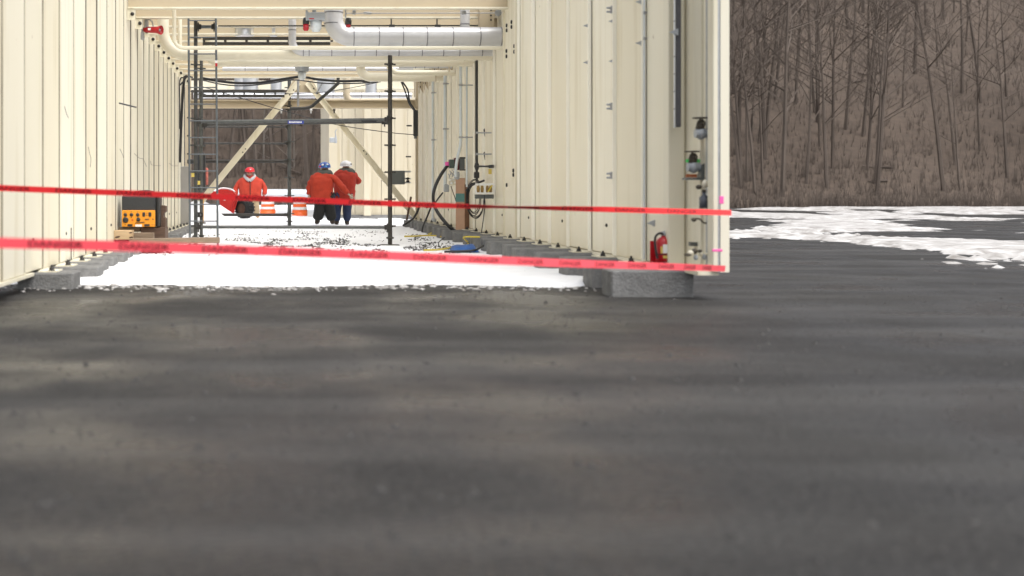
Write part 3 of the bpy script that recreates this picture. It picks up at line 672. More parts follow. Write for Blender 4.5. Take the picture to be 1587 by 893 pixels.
# red alarm horn
s_ = 88.0; y = YW(s_)
t = thing('alarm_horn', 'red alarm horn on a bent grey pole at the top of the left wall', 'alarm horn', W(221, 62, s_))
b = MB(); b.tube([W(220.6, 60, s_), W(220.6, 24, s_), W(221.2, 19.5, s_), W(224, 17, s_)], .019, 10); b.build('pole', LGREY, t)
b = MB(); b.bev(XW(218.3, s_), XW(223.6, s_), y - .05, y + .05, ZW(62, s_), ZW(50, s_), .01); b.build('mount', GALV, t)
P0, P1 = W(224, 46, s_), W(251, 48.8, s_) + Vector((0, -.16, 0)); dv = (P1 - P0); M = Matrix.Translation(P0) @ dv.to_track_quat('Z', 'Y').to_matrix().to_4x4(); L = dv.length
b = MB(); b.lathe([(0, 0), (.045, 0), (.052, .03), (.055, L * .4), (.062, L * .8), (.082, L), (.078, L + .004), (.07, L - .03), (0, L - .05)], M, 20); o = b.build('horn', REDG, t)
b = MB(); b.lathe([(0, L - .02), (.02, L - .02), (.022, L - .055)], M, 10); b.build('horn_core', LGREY, o)
b = MB(); b.bev(XW(224, s_), XW(230, s_), y - .06, y + .04, ZW(46, s_), ZW(31, s_), .012); b.tube([W(224, 30.5, s_), W(232, 30.5, s_), W(236, 34, s_), W(237.5, 41, s_)], .012, 8); b.build('bracket', GALV, t)
b = MB(); b.box(XW(230.5, s_), XW(236, s_), y - .125, y - .12, ZW(48.5, s_), ZW(45, s_), None); b.build('label', WHITE, o)
# cable tie on left wall
cable('short dark strap sticking out of the left wall ribs', [W(185, 160, 101.5), W(193, 162, 102), W(211, 166.5, 103)], .012, mat('dark_strap', (.05, .05, .06), .6), 'strap')
for i, pts in enumerate([[(137, 228), (139, 238), (141, 246), (140, 259)], [(186, 231), (190, 240), (191, 244)], [(208, 238), (216, 245), (222, 247), (227, 258)], [(233, 250), (236, 256), (249, 257)], [(262, 253), (268, 257), (276, 257)], [(100, 165), (103, 176), (106, 183)]]):
    P = [W(px, py, (CX - px) / 2.50) for px, py in pts]
    cable(['thin grey wire loop on the left wall near the wall front', 'tiny wire end poking from the left wall above the generator', 'thin wire hooked across the left wall ribs behind the generator', 'thin wire with a level end on the left wall', 'farthest thin wire on the left wall beside the ladder', 'curled thin wire high on the left wall front'][i], P, .0035, mat('wire', (.10, .09, .08), .6), 'wire')

# ------------------------------------------------------------ conduits and gear on the right wall
def vconduit(label, px, ya, yb, r, m, s_, extra=None, clips=()):
    t = thing('conduit', label, 'conduit', W(px, yb, s_)); pts = [W(px, ya, s_), W(px, yb, s_)]
    if extra: pts = [W(px, ya, s_)] + [W(a, b_, s_) for a, b_ in extra]
    b = MB(); b.tube(smooth_path(pts, 5) if extra else pts, r, 12); b.build('tube', m, t)
    for py in clips:
        c = W(px, py, s_); b = MB(); b.bev(c.x - r * 1.25, c.x + r * 1.25, c.y - r * 1.25, c.y + r * 1.25, c.z - .02, c.z + .02, .005); b.box(c.x, RX - .01, c.y - .01, c.y + .01, c.z - .012, c.z + .012); b.build('clip', GALV, t)
    return t
CONDL = mat('conduit_zinc', (.62, .67, .70), .35, .3, var=.12, scale=12)
c1 = vconduit('pale zinc conduit farthest along the right wall, ending in a round fitting near the snow', 671, 126, 342, .032, CONDL, 63.8, clips=(217, 144))
b = MB(); c = W(672, 344, 63.8); b.lathe([(0, .09), (.06, .08), (.075, 0), (.06, -.09), (0, -.1)], Matrix.Translation(c), 14); b.build('round_fitting', LGREY, c1)
c2 = vconduit('wide pale zinc conduit left of the pair of small boxes on the right wall', 690, 115, 290, .038, CONDL, 69, clips=(130, 200))
b = MB(); c = W(692, 291, 69); b.bev(c.x - .06, c.x + .06, c.y - .06, c.y + .06, c.z - .1, c.z + .08, .02); b.build('end_fitting', LGREY, c2)
vconduit('shiny zinc conduit bending left into the dark boxes on the right wall', 714, 98, 270, .030, CONDL, 78.8, [(714, 150), (714, 205), (713.5, 225), (709, 245), (706.5, 262), (706.5, 274)], clips=(132, 213))
vconduit('thin zinc conduit just right of the bent one on the right wall', 723.5, 98, 290, .019, CONDL, 78.4, clips=(213,))
cp = vconduit('black vertical pipe with valve on the right wall', 739, 90, 282, .022, BLACKP, 86, clips=(206, 239))
c = W(739, 258, 86); b = MB(); b.lathe([(0, .07), (.03, .06), (.05, 0), (.03, -.06), (0, -.07)], Matrix.Translation(c), 12); b.tube([c, W(752, 258, 87), W(760, 258, 87.5)], [.02, .016, .022], 8); b.tube([W(758, 258.3, 87.6), W(765, 258, 87.8)], .03, 8); b.build('valve_body', BLACKP, cp)
b = MB(); c = W(738.5, 271, 86); b.bev(c.x - .045, c.x + .045, c.y - .045, c.y + .045, c.z - .06, c.z + .05, .01); b.build('union', BLACKP, cp)
b = MB(); b.box(XW(757, 87.4), XW(762, 87.4), YW(87.4) - .002, YW(87.4) + .004, ZW(270, 87.4), ZW(262, 87.4)); b.build('tag', YEL, cp)
for (py, w_) in ((206, 1.5), (242, 1.5)):
    b = MB(); b.prism([(XW(749.5, 84), ZW(py - 5, 84)), (XW(751.5, 84), ZW(py - 7, 84)), (XW(751.8, 84), ZW(py + 6, 84))], YW(84), YW(84) + .04); b.build('bracket', BLACKP, cp)
# junction boxes
s_ = 76.6; y = YW(s_)
t = thing('junction_box', 'group of dark green and maroon switch boxes bolted together on the right wall', 'electrical box', W(708, 265, s_))
for nm, x0, x1, y0, y1, dy, m in (('green_box', 695.5, 703, 247.5, 261, 0, mat('green_box_paint', (.06, .085, .075), .4)), ('maroon_box', 703.3, 711, 245, 264, .03, mat('maroon_paint', (.10, .012, .02), .4)), ('grey_box', 711.3, 719, 246, 263, .01, GREYBOX)):
    b = MB(); b.bev(XW(x0, s_), XW(x1, s_), y - .12 + dy, y + .04, ZW(y1, s_), ZW(y0, s_), .008); b.build(nm, m, t)
b = MB(); b.box(XW(713, s_), XW(722, s_), y + .05, y + .07, ZW(246, s_), ZW(243.5, s_)); b.box(XW(713, s_), XW(722, s_), y + .05, y + .07, ZW(264.5, s_), ZW(262.5, s_)); b.build('strut', BLACKP, t)
b = MB(); c = W(708.5, 272, s_ + .6); b.lathe([(0, .08), (.045, .07), (.055, 0), (.045, -.07), (0, -.09)], Matrix.Translation(c), 12); b.build('conduit_body', LGREY, t)
t = thing('terminal_box', 'small cream open terminal box with white plugs beside the cardboard carton', 'electrical box', W(700, 288, 73.5)); s_ = 73.5
b = MB(); b.bev(XW(695, s_), XW(709, s_), YW(s_), YW(s_) + .08, ZW(287, s_), ZW(276, s_), .01); b.build('box', CREAMP, t)
for px, py in ((698, 279), (703, 278), (700, 284), (706, 283)):
    b = MB(); b.ell(W(px, py, s_ + .3), (.03, .03, .028), 8, 6); b.build('plug', WHITE, t)
b = MB()
for px, py in ((695, 270), (697, 265), (700, 268), (703, 271), (701, 263.5)): b.tube([W(px, py, s_), W(px + 2, py + 3, s_ + .4), W(px + 1, py + 6, s_)], .012, 6)
b.build('fitting', GALV, t)
# cardboard carton
s_ = 77; y = YW(s_); t = thing('cardboard_box', 'tall brown cardboard carton standing on the blocks with a teal band', 'box', W(722, 357, s_))
b = MB(); cx_ = XW(720, s_)
zt, zb = ZW(286, s_), .172
b.add([(cx_, y, zb), (XW(735.5, s_), y + .06, zb), (XW(735.5, s_), y + .06, zt), (cx_, y, zt), (cx_ - .135, y + .9 * .2, zb), (XW(735.5, s_) - .13, y + .26, zb), (XW(735.5, s_) - .13, y + .26, zt), (cx_ - .135, y + .18, zt)],
      [(0, 1, 2, 3), (4, 7, 6, 5), (1, 5, 6, 2), (3, 2, 6, 7), (0, 4, 5, 1)]); b.build('front_side', CARDD, t)
b = MB(); zt2 = ZW(276, s_)
b.add([(cx_ - .001, y - .002, zb), (cx_ - .001, y - .002, zt2), (cx_ - .155, y + .16, zt2), (cx_ - .155, y + .16, zb), (cx_ + .012, y + .01, zb), (cx_ + .012, y + .01, zt2), (cx_ - .14, y + .175, zt2), (cx_ - .14, y + .175, zb)], [(0, 1, 2, 3), (7, 6, 5, 4), (1, 5, 6, 2), (0, 3, 7, 4), (0, 4, 5, 1), (2, 6, 7, 3)]); b.build('flap_side', CARD, t)
b = MB(); za, zc = ZW(313, s_), ZW(300, s_)
b.add([(cx_ - .002, y - .008, za), (cx_ - .002, y - .008, zc), (cx_ - .157, y + .154, zc), (cx_ - .157, y + .154, za)], [(0, 1, 2, 3)]); b.build('band', TEAL, t)
# wire coil
b = MB(); rn = random.Random(4)
for k in range(6):
    c = W(735 + rn.uniform(-2, 2), 309 + rn.uniform(-3, 4), 83); ra, rb = .11 + .012 * k, .27 + .018 * k; pts = []
    for i in range(33):
        a = R(65 + i / 32 * 300); pts.append(c + Vector((ra * math.cos(a), -.03 - .012 * k, rb * math.sin(a))))
    b.tube(pts, .008, 6)
b.tube(smooth_path([W(722, 296, 84), W(730, 288, 84), W(742, 283, 84.5), W(750, 280, 85)], 5), .02, 6)
tag(b.build('wire_coil', BLACK), 'loose coil of black wire hanging in front of the carton and the right wall', 'wire coil')
# rack
s_ = 88.3; y = YW(s_)
t = thing('pipe_rack', 'white wire rack with bronze fittings fixed low on the right wall beside the coil', 'rack', W(751, 308, s_)); b = MB()
x0, x1 = XW(737, s_), XW(766, s_)
for zz in (ZW(285.5, s_), ZW(299.5, s_)): b.box(x0, x1, y, y + .02, zz - .012, zz + .012)
for px in (737, 752, 766): b.box(XW(px - .8, s_), XW(px + .8, s_), y + .001, y + .019, ZW(298.6, s_), ZW(286.4, s_))
b.build('frame', WHITE, t)
b = MB(); b.bev(x0, x1, y + .03, y + .1, ZW(308, s_), ZW(301.5, s_), .006); b.build('shelf', GREYBOX, t)
for px in (742, 748, 756, 761):
    b = MB(); b.lathe([(0, -.06), (.022, -.06), (.03, 0), (.022, .05), (0, .06)], Matrix.Translation(W(px, 293, s_) + Vector((0, .05, 0))), 10); b.build('fitting', mat('bronze', (.30, .19, .06), .5, .3) if px == 742 else bpy.data.materials['bronze'], t)
b = MB(); b.tube([W(756, 298, s_ + .3), W(763, 287, s_ + .3)], .012, 6); b.build('strap', YCORD, t)
# grey enclosure at frame
s_ = 58; y = YW(s_)
t = thing('electrical_enclosure', 'flat grey electrical box just right of the dark pole on standoff arms', 'electrical box', W(617, 287, s_)); b = MB(); b.bev(XW(607, s_), XW(627.5, s_), y, y + .14, ZW(286, s_), ZW(264.5, s_), .012); b.ell(W(622, 276, s_ + .1), (.02, .02, .025), 8, 6); b.build('cover', GREYBOX, t)
b = MB()
for py in (266, 277, 283): b.box(XW(627.6, s_), XW(637, s_), y + .03, y + .09, ZW(py + 1.3, s_), ZW(py - 1.3, s_))
b.build('standoff', GALV, t); b = MB()
for py in (277, 281): b.ell(W(632, py, s_ + .2), (.05, .05, .035), 8, 6)
b.build('gland', BOLT, t)
for i, (px, py) in enumerate([(634, 195), (633, 243)]):
    b = MB(); c = W(px, py, 57.5); b.tube([c + Vector((-.07, 0, 0)), c + Vector((.07, 0, 0))], .02, 8); tag(b.build('door_latch', BOLT), ['upper dark latch bar on the cream end frame by the heater', 'lower dark latch bar on the cream end frame above the grey box'][i], 'latch')
# hoses
cable('thick black hose bowing left from the switch boxes down to the blocks', [W(695, 255, 76), W(684, 270, 77), W(675, 288, 77.5), W(671.5, 303, 78), W(673, 318, 78), W(680, 332, 78.5), W(692, 347, 79), W(703, 357.5, 79)], .034)
tag(MB().bev(XW(689.5, 76.4), XW(696, 76.4), YW(76.4) - .04, YW(76.4), ZW(257, 76.4), ZW(251, 76.4), .012).build('pink_ribbon', PINK), 'pink ribbon tied round the top of the thick black hose', 'ribbon')
cable('black hose leaning from the right wall toward the end of the thick hose', [W(686, 299, 72), W(679, 308, 73), W(673, 316, 74), W(667, 320, 74), W(660, 322, 74)], .018)
cable('black hose curving into the snow by the far right blocks', [W(650, 320, 61), W(646, 330, 61), W(640, 339, 61), W(632, 345, 61.5), W(624, 350, 61.5)], .028)
cable('straight black hose propped on the blocks left of the thick hose', [W(668, 321, 68), W(662, 336, 68), W(656, 350, 68.5), W(654, 360, 68.5)], .02)
cable('brown flex dangling from the terminal box', [W(699, 289, 74), W(702, 298, 74.4), W(705, 306, 74.6), W(706.5, 312, 74.6)], .010, mat('brown_flex', (.10, .07, .05), .6))
cable('thin dark lead hanging below the rack to the blocks', [W(751, 302, 88.6), W(751.5, 320, 88.6), W(749, 340, 88), W(746, 362, 87)], .008)
for i, (pts, r_) in enumerate([([(627, 366.5), (645, 366), (660, 365), (676, 365.5), (684, 367)], .016), ([(664, 363), (670, 361), (676, 361), (681, 363)], .014)]):
    cable(['yellow cord lying level on the snow before the blocks', 'short yellow cord looped on the snow behind the other cord'][i], [Vector((XW(px, (py - CY) / (H - .03)), YW((py - CY) / (H - .03)), .03)) for px, py in pts], r_, YCORD, 'extension_cord')
cable('yellow and brown cord coiled beside the blue tarp', [Vector((XW(px, (py - CY) / (H - .03)), YW((py - CY) / (H - .03)), .03)) for px, py in [(657, 388), (680, 387), (700, 384), (718, 382), (726, 377)]] + [Vector((3.1, 19.6, .17)), Vector((3.3, 19.2, .19))], .014, YCORD, 'extension_cord')
cable('dark thin lead standing up in a loop from the gravel', [Vector((XW(680, 93), YW(93), .02)), W(680, 376, 93), W(684, 372, 93), W(689, 368, 93)], .008)
# blue tarp
b = MB(); s0 = (392 - CY) / H; x0, x1 = XW(700, s0), XW(742, s0); y0 = YW(s0); nx, nyy = 22, 12; vs = []
for j in range(nyy + 1):
    for i in range(nx + 1):
        u, v = i / nx, j / nyy
        x = x0 + (x1 - x0) * u + .12 * v; yv = y0 + 1.1 * v + .1 * math.sin(u * 5); e = min(u, 1 - u, v, 1 - v)
        z = .012 + min(1, e * 7) * (.055 + .03 * noise.noise(Vector((x * 6, yv * 5, 2))) + .03 * u)
        vs.append((x, yv, z))
b.add(vs, [(j * (nx + 1) + i, j * (nx + 1) + i + 1, (j + 1) * (nx + 1) + i + 1, (j + 1) * (nx + 1) + i) for j in range(nyy) for i in range(nx)], True)
tag(b.build('blue_tarp', BLUE), 'crumpled blue tarp lying on the snow before the right blocks', 'tarp')
cable('dark strap lying along the front edge of the blue tarp', [Vector((x0 - .12, y0 - .05, .02)), Vector((x0 + .2, y0 - .08, .03)), Vector((x1 - .05, y0 - .04, .05)), Vector((x1 + .12, y0 + .3, .09))], .018, BLACK, 'strap')
# brown board leaning at far right
b = MB(); A, B = W(629, 348, 57), W(637, 305, 57); M = Matrix.Translation(A) @ (B - A).to_track_quat('Z', 'Y').to_matrix().to_4x4(); b.box(-.09, .09, -.02, .02, 0, (B - A).length, M)
tag(b.build('wooden_board', WOODD), 'dark brown board leaning on the foot of the right brace', 'board')

# vertical conduits near the right front
vconduit('thin zinc conduit along a rib of the right wall, left of the extinguisher', 998.5, -30, 402, .008, CONDL, (998.5 - CX) / 3.785, clips=(20, 60))
s_ = 161
t = thing('insulated_riser', 'dark flat riser pipe with light edge coming down above the extinguisher', 'pipe', W(1051, 197, s_)); b = MB(); b.bev(XW(1047, s_), XW(1056, s_), YW(s_) , YW(s_) + .05, ZW(197, s_), WT, .008); b.build('riser', mat('riser_wrap', (.09, .09, .10), .5, var=.3, scale=12), t)
b = MB(); b.tube([W(1045.5, 198, s_), W(1045.5, -60, s_)], .010, 10); b.build('side_tube', SILVER, t)
for py in (33, 88, 115, 142, 169): 
    b = MB(); b.tube([W(1045.5, py, s_) + Vector((0, 0, .004)), W(1045.5, py, s_) - Vector((0, 0, .004))], .0125, 10); b.build('band', BAND, t)
# valves
def valve(px, py, s_, label, tape=False):
    t = thing('gate_valve', label, 'valve', W(px, py + 20, s_)); c = W(px, py, s_)
    b = MB(); b.lathe([(.066, .006), (.072, .0), (.066, -.006), (.060, 0), (.066, .006)], Matrix.Translation(c), 20)
    for a in (0, 60, 120): b.box(-.064, .064, -.005, .005, -.004, .004, Matrix.Translation(c) @ Matrix.Rotation(R(a), 4, 'Z'))
    b.build('handwheel', BRASS, t)
    b = MB(); b.lathe([(.008, 0), (.008, -.03), (.03, -.035), (.03, -.045)], Matrix.Translation(c), 12); b.tube([W(px, py + 9, s_) + Vector((.034 * math.cos(R(a)), -.03, .034 * math.sin(R(a)))) for a in range(0, 361, 30)], .009, 8)
    b.ell(W(px, py + 9, s_) + Vector((0, -.02, 0)), (.02, .03, .02), 10, 6); b.lathe([(.02, -.02), (.035, -.06), (.045, -.1), (.02, -.12)], Matrix.Translation(c), 12); b.build('bonnet', BRASS, t)
    b = MB(); q = W(px + 1.5, py + 24, s_); b.tube([q + Vector((-.055, 0, 0)), q + Vector((.06, 0, 0))], .042, 14); b.ell(q, (.05, .055, .06), 12, 8); b.build('body', LGREY, t)
    if tape:
        b = MB(); b.box(XW(px - 11, s_), XW(px + 19, s_), c.y - .012, c.y - .009, ZW(py + 17, s_), ZW(py + 12, s_)); b.build('green_ribbon', GREEN, t)
    return t
valve(1085, 183, 166.5, 'upper bronze gate valve with round handwheel at the near end of the right wall')
valve(1073, 235, 164, 'lower bronze gate valve tied with green ribbon near the right wall end', True)
t = thing('steel_tray', 'dark angled steel bracket and red tags under the lower valve', 'bracket', W(1080, 279, 165)); b = MB(); s_ = 165
b.prism([(XW(1063, s_), ZW(279, s_)), (XW(1063, s_), ZW(275.5, s_)), (XW(1086, s_), ZW(275.5, s_)), (XW(1089, s_), ZW(256, s_)), (XW(1095.5, s_), ZW(251, s_)), (XW(1095.5, s_), ZW(274, s_)), (XW(1090, s_), ZW(279, s_))], YW(s_), YW(s_) + .1); b.build('bracket', GREYBOX, t)
b = MB(); b.box(XW(1064, 162), XW(1080, 162), YW(162), YW(162) + .02, ZW(275, 162), ZW(270, 162)); b.build('tag_strip', mat('rust_orange', (.45, .13, .05), .6), t)
t = thing('pipe_fitting', 'small brown pipe fittings stacked below the dark bracket', 'fitting', W(1088, 292, 167.5)); b = MB(); b.ell(W(1083, 290, 167.5), (.03, .03, .022), 10, 7); b.build('brown_plug', BRASS, t); b = MB(); b.ell(W(1093, 285, 167.5), (.03, .03, .04), 10, 7); b.ell(W(1092, 345 - 56, 167.5), (.02, .02, .02), 8, 6); b.build('pale_cap', CREAMP, t)
t = thing('grey_bottle', 'dark grey sample bottle with narrow neck at the near end of the right wall', 'bottle', W(1090, 322, 167.5)); b = MB(); b.lathe([(0, 0), (.042, 0), (.042, .1), (.016, .125), (.016, .15), (0, .15)], Matrix.Translation(W(1091, 323, 167.5)), 14); b.build('body', mat('slate_plastic', (.07, .08, .10), .5), t); b = MB(); b.lathe([(0, .15), (.02, .15), (.02, .175), (0, .175)], Matrix.Translation(W(1091, 323, 167.5)), 10); b.build('cap', BRASS, t)
t = thing('pipe_fitting', 'curled brown drain fitting between the bottle and the grey shelf bar', 'fitting', W(1085, 345, 167.5)); b = MB(); b.tube(smooth_path([W(1072, 341, 167.5), W(1078, 339, 167.5), W(1085, 340, 167.5), W(1090, 345, 167.5), W(1095, 346, 167.5)], 4), [.014] * 3 + [.008] * 14, 8); b.ell(W(1076, 341, 167.5), (.022, .02, .018), 8, 6); b.build('drain', BRASS, t)
t = thing('pipe_fitting', 'pile of pale and rusty fittings below the grey shelf bar', 'fitting', W(1080, 402, 167.5)); rn = random.Random(9)
for k in range(9):
    b = MB(); c = W(rn.uniform(1066, 1110), rn.uniform(388, 402), 168); b.ell(c, (rn.uniform(.015, .04), .03, rn.uniform(.012, .03)), 9, 6); b.build('fitting', [CREAMP, BRASS, LGREY][k % 3], t)
for i, (x0, x1, y0, y1) in enumerate([(1113, 1120, 304, 316), (1102, 1118, 386, 390)]):
    s_ = 173; b = MB(); b.bev(XW(x0, s_), XW(x1, s_), YW(s_) - .03, YW(s_) - .022, ZW(y1, s_), ZW(y0, s_), .003); tag(b.build('pink_ribbon', PINK), ['bright pink ribbon on the end strip above the upper red tape', 'pink ribbon lying level across the end post near its foot'][i], 'ribbon')

# ------------------------------------------------------------ fire extinguisher
s_ = 156.5; y = YW(s_); c0 = W(1028.5, 410, s_)
t = thing('fire_extinguisher', 'red fire extinguisher with black hose at the foot of the right wall', 'fire extinguisher', c0)
b = MB(); z0 = c0.z + .03; b.lathe([(0, 0), (.070, 0), (.076, .012), (.076, .185), (.066, .215), (.034, .240), (.022, .247), (.022, .26), (0, .26)], Matrix.Translation((c0.x, y, z0)), 22); b.build('cylinder', REDG, t)
b = MB(); b.lathe([(.024, .255), (.03, .258), (.03, .285), (0, .29)], Matrix.Translation((c0.x, y, z0)), 12); b.box(c0.x - .02, c0.x + .085, y - .012, y + .012, z0 + .287, z0 + .30, Matrix.Translation((c0.x, y, z0 + .29)) @ Matrix.Rotation(R(-18), 4, 'Y') @ Matrix.Translation((-c0.x, -y, -z0 - .29))); b.build('valve', LGREY, t)
b = MB(); b.box(c0.x, c0.x + .085, y - .01, y + .01, z0 + .262, z0 + .272, Matrix.Translation((c0.x, y, z0 + .27)) @ Matrix.Rotation(R(24), 4, 'Y') @ Matrix.Translation((-c0.x, -y, -z0 - .27))); b.build('lever', BLACKP, t)
b = MB(); b.tube(smooth_path([(c0.x - .01, y - .02, z0 + .272), (c0.x - .05, y - .03, z0 + .28), (c0.x - .088, y - .03, z0 + .25), (c0.x - .096, y - .03, z0 + .19), (c0.x - .092, y - .045, z0 + .11), (c0.x - .084, y - .05, z0 + .06), (c0.x - .078, y - .055, z0 + .03)], 5), .0115, 8); b.build('hose', BLACK, t)
def wrap(name, a0, a1, za, zb, m, r=.0775):
    b = MB(); n = 10; vs = []
    for i in range(n + 1):
        a = R(a0 + (a1 - a0) * i / n); vs += [(c0.x + r * math.cos(a), y + r * math.sin(a), z0 + za), (c0.x + r * math.cos(a), y + r * math.sin(a), z0 + zb)]
    b.add(vs, [(2 * i, 2 * i + 2, 2 * i + 3, 2 * i + 1) for i in range(n)], True); return b.build(name, m, t)
wrap('instruction_label', 247, 298, .085, .172, WHITE); wrap('pictogram_label', 230, 246, .085, .15, YEL, .0777); wrap('yellow_label', 248, 300, .035, .06, YEL); wrap('strap', 180, 360, .068, .078, BLACK, .0785)
b = MB(); b.box(c0.x - .11, c0.x + .09, y + .072, y + .085, .2, z0 + .2); b.build('red_board', REDG, t)
b = MB(); b.box(c0.x - .11, c0.x + .09, y - .05, y + .07, c0.z - .005, c0.z + .026); b.build('stand', REDG, t)

# ------------------------------------------------------------ generator on lumber
s_ = 100; y = YW(s_)
t = thing('generator', 'orange and black portable generator on the stacked lumber', 'generator', W(215, 352, s_))
b = MB(); b.bev(XW(188.5, s_), XW(242, s_), y + .012, y + .42, ZW(352, s_), ZW(303, s_), .02)
b.build('housing', CHAR, t)
b = MB(); b.tube(smooth_path([W(200, 303, s_) + Vector((0, .2, -.01)), W(206, 299, s_) + Vector((0, .2, 0)), W(226, 297, s_) + Vector((0, .2, 0)), W(238, 300, s_) + Vector((0, .2, 0)), W(242, 305, s_) + Vector((0, .2, 0))], 4), .025, 8); b.build('handle', CHAR, t)
b = MB(); b.bev(XW(242.2, s_), XW(247, s_), y + .0, y + .44, ZW(352, s_), ZW(302, s_), .02); b.build('side_cover', BLACKP, t)
b = MB(); b.bev(XW(189, s_), XW(240.5, s_), y - .012, y + .011, ZW(351.8, s_), ZW(326, s_), .006); pn = b.build('control_panel', ORANGE, t)
yy = y - .0125
def disc(px, py, r, nm='outlet', m=BLACKP, sq=1.):
    b = MB(); b.lathe([(0, .012), (r * .75, .012), (r, .006), (r, -.002)], Matrix.Translation((XW(px, s_), yy, ZW(py, s_))) @ Matrix.Rotation(R(90), 4, 'X'), 14); b.build(nm, m, pn)
for px, py, r in ((194.5, 333, .028), (204, 333, .028), (213.5, 333, .028), (194.8, 341, .046), (214.5, 340.5, .032)): disc(px, py, r)
for px in (223, 232.5):
    b = MB(); b.bev(XW(px - 2.2, s_), XW(px + 2.2, s_), yy - .012, yy + .004, ZW(336, s_), ZW(329, s_), .008); b.build('duplex_outlet', BLACKP, pn)
for x0, x1, y0, y1, m, nm in ((198, 205.5, 347.5, 351, BLACKP, 'breaker'), (224, 232, 347.5, 351, BLACKP, 'breaker'), (210, 220, 348, 351.5, WHITE, 'rating_label'), (225, 231, 339.3, 340.8, BLACKP, 'slot'), (204, 207, 340.3, 341.8, RED, 'switch'), (236.5, 238, 339, 341, BLACKP, 'slot')):
    b = MB(); b.box(XW(x0, s_), XW(x1, s_), yy - .006, yy + .003, ZW(y1, s_), ZW(y0, s_)); b.build(nm, m, pn)
b = MB(); pts = []
for i in range(40): u = i / 39; pts.append(Vector((XW(210 + 14 * u, s_), yy - .004, ZW(345.5 - 1.0 * u + .7 * math.sin(u * 34), s_))))
b.tube(pts, .0045, 5); b.build('lettering', BLACKP, pn)
for px, py in ((194, 328.5), (204, 328.2), (213.5, 328.5), (194.5, 348), (204, 336.8), (214, 337), (227.7, 331), (227.7, 333.8), (236, 348.5), (239, 348.5)): disc(px, py, .006, 'screw')
# lumber pile
def board(name, label, x0, x1, y0, y1, s_, d, m, grp='lumber under the generator'):
    yv = YW(s_); b = MB(); b.bev(XW(x0, s_), XW(x1, s_), yv, yv + d, ZW(y1, s_), ZW(y0, s_), .004); return tag(b.build(name, m), label, 'lumber', grp)
board('lumber_beam', 'dark brown square timber under the right half of the generator', 218, 256, 353, 371, 99.8, .5, WOODD)
board('lumber_beam', 'grey brown timber end lying under the left half of the generator', 176, 217, 353.2, 359.5, 99.6, .5, WOODB)
board('lumber_board', 'weathered short board beside the pale block, below the generator', 205.5, 238, 361, 371, 101, .14, WOODB)
o = board('lumber_board', 'pale fresh cut timber end with dark knots at the left of the lumber pile', 176.5, 205, 357.2, 371.5, 102, .2, WOODL)
b = MB()
for px, py, a in ((202.5, 360.8, .02), (182, 367.5, .03), (203.5, 368, .025)):
    c = W(px, py, 102); b.add([(c.x + a * 1.4 * math.cos(k), c.y - .0025, c.z + a * .55 * math.sin(k + .4)) for k in np.linspace(0, 5.9, 10)], [tuple(range(10))])
b.build('knot', WOODD, o)
b = MB(); A, B = W(200, 374.5, 103), W(340, 372.5, 103); dv = B - A; M = Matrix.Translation(A) @ Matrix.Rotation(-math.atan2(dv.z, dv.x), 4, 'Y'); b.bev(0, dv.length, 0, .14, -.042, .042, .005, M)
tag(b.build('lumber_plank', WOODB), 'long weathered plank sticking out to the ladder foot from the lumber pile', 'lumber', 'lumber under the generator')
for i, (x0, x1) in enumerate(((180, 205), (214, 252))):
    board('lumber_block', ['left bearer block hidden low behind the lower tape', 'right bearer block hidden low behind the lower tape'][i], x0, x1, 372.5 if i == 0 else 378, 391, 101.5 if i == 0 else 102.4, .3, WOODD)
t = thing('wood_crate', 'dark brown upright crate with notched side right behind the generator', 'crate', W(250, 372, 98)); s2 = 98.5; b = MB()
b.prism([(XW(243, s2), ZW(371, s2)), (XW(256.3, s2), ZW(371, s2)), (XW(256.3, s2), ZW(339, s2)), (XW(253, s2), ZW(337, s2)), (XW(253, s2), ZW(331, s2)), (XW(256.8, s2), ZW(328, s2)), (XW(256.8, s2), ZW(320, s2)), (XW(252, s2), ZW(318.5, s2)), (XW(243, s2), ZW(318.5, s2))], YW(s2), YW(s2) + .3); b.build('crate', WOODD, t)

# ------------------------------------------------------------ gravel specks in the snow
rn = random.Random(12); b = MB()
def stone(x, y, r):
    z = snow_z(x, y); vs = []
    for k in range(6):
        a = k / 6 * 6.283 + rn.uniform(-.3, .3); vs.append((x + r * rn.uniform(.7, 1.4) * math.cos(a), y + r * rn.uniform(.7, 1.2) * math.sin(a), z - .01))
    vs.append((x + rn.uniform(-.3, .3) * r, y + rn.uniform(-.3, .3) * r, z + r * rn.uniform(.45, .9)))
    b.add(vs, [(k, (k + 1) % 6, 6) for k in range(6)])
cnt = 0
while cnt < 4200:
    px = rn.uniform(215, 735); py = rn.choice([rn.gauss(380, 5), rn.gauss(368, 8), rn.gauss(389, 3)])
    if not 352 < py < 397: continue
    dens = 3.2 * (noise.noise(Vector((px * .022, py * .16, 5))) + .45 * noise.noise(Vector((px * .09, py * .5, 8)))) - .05 + .35 * math.exp(-((py - 381) / 5) ** 2)
    if py > 384 and px < 330: dens -= .2
    if rn.random() > dens: continue
    ss = (py - CY) / H; x, y = XW(px, ss), YW(ss)
    if not -2.0 < x < 3.1: continue
    stone(x, y, rn.uniform(.006, .027) * (1.45 if rn.random() < .12 else 1)); cnt += 1
for k in range(130): stone(rn.uniform(-1.9, 3.0), rn.uniform(13.2, 17), rn.uniform(.004, .012))
tag(b.build('gravel', STONE), 'dark gravel showing through the trampled snow around the scaffold', 'gravel', kind='stuff')

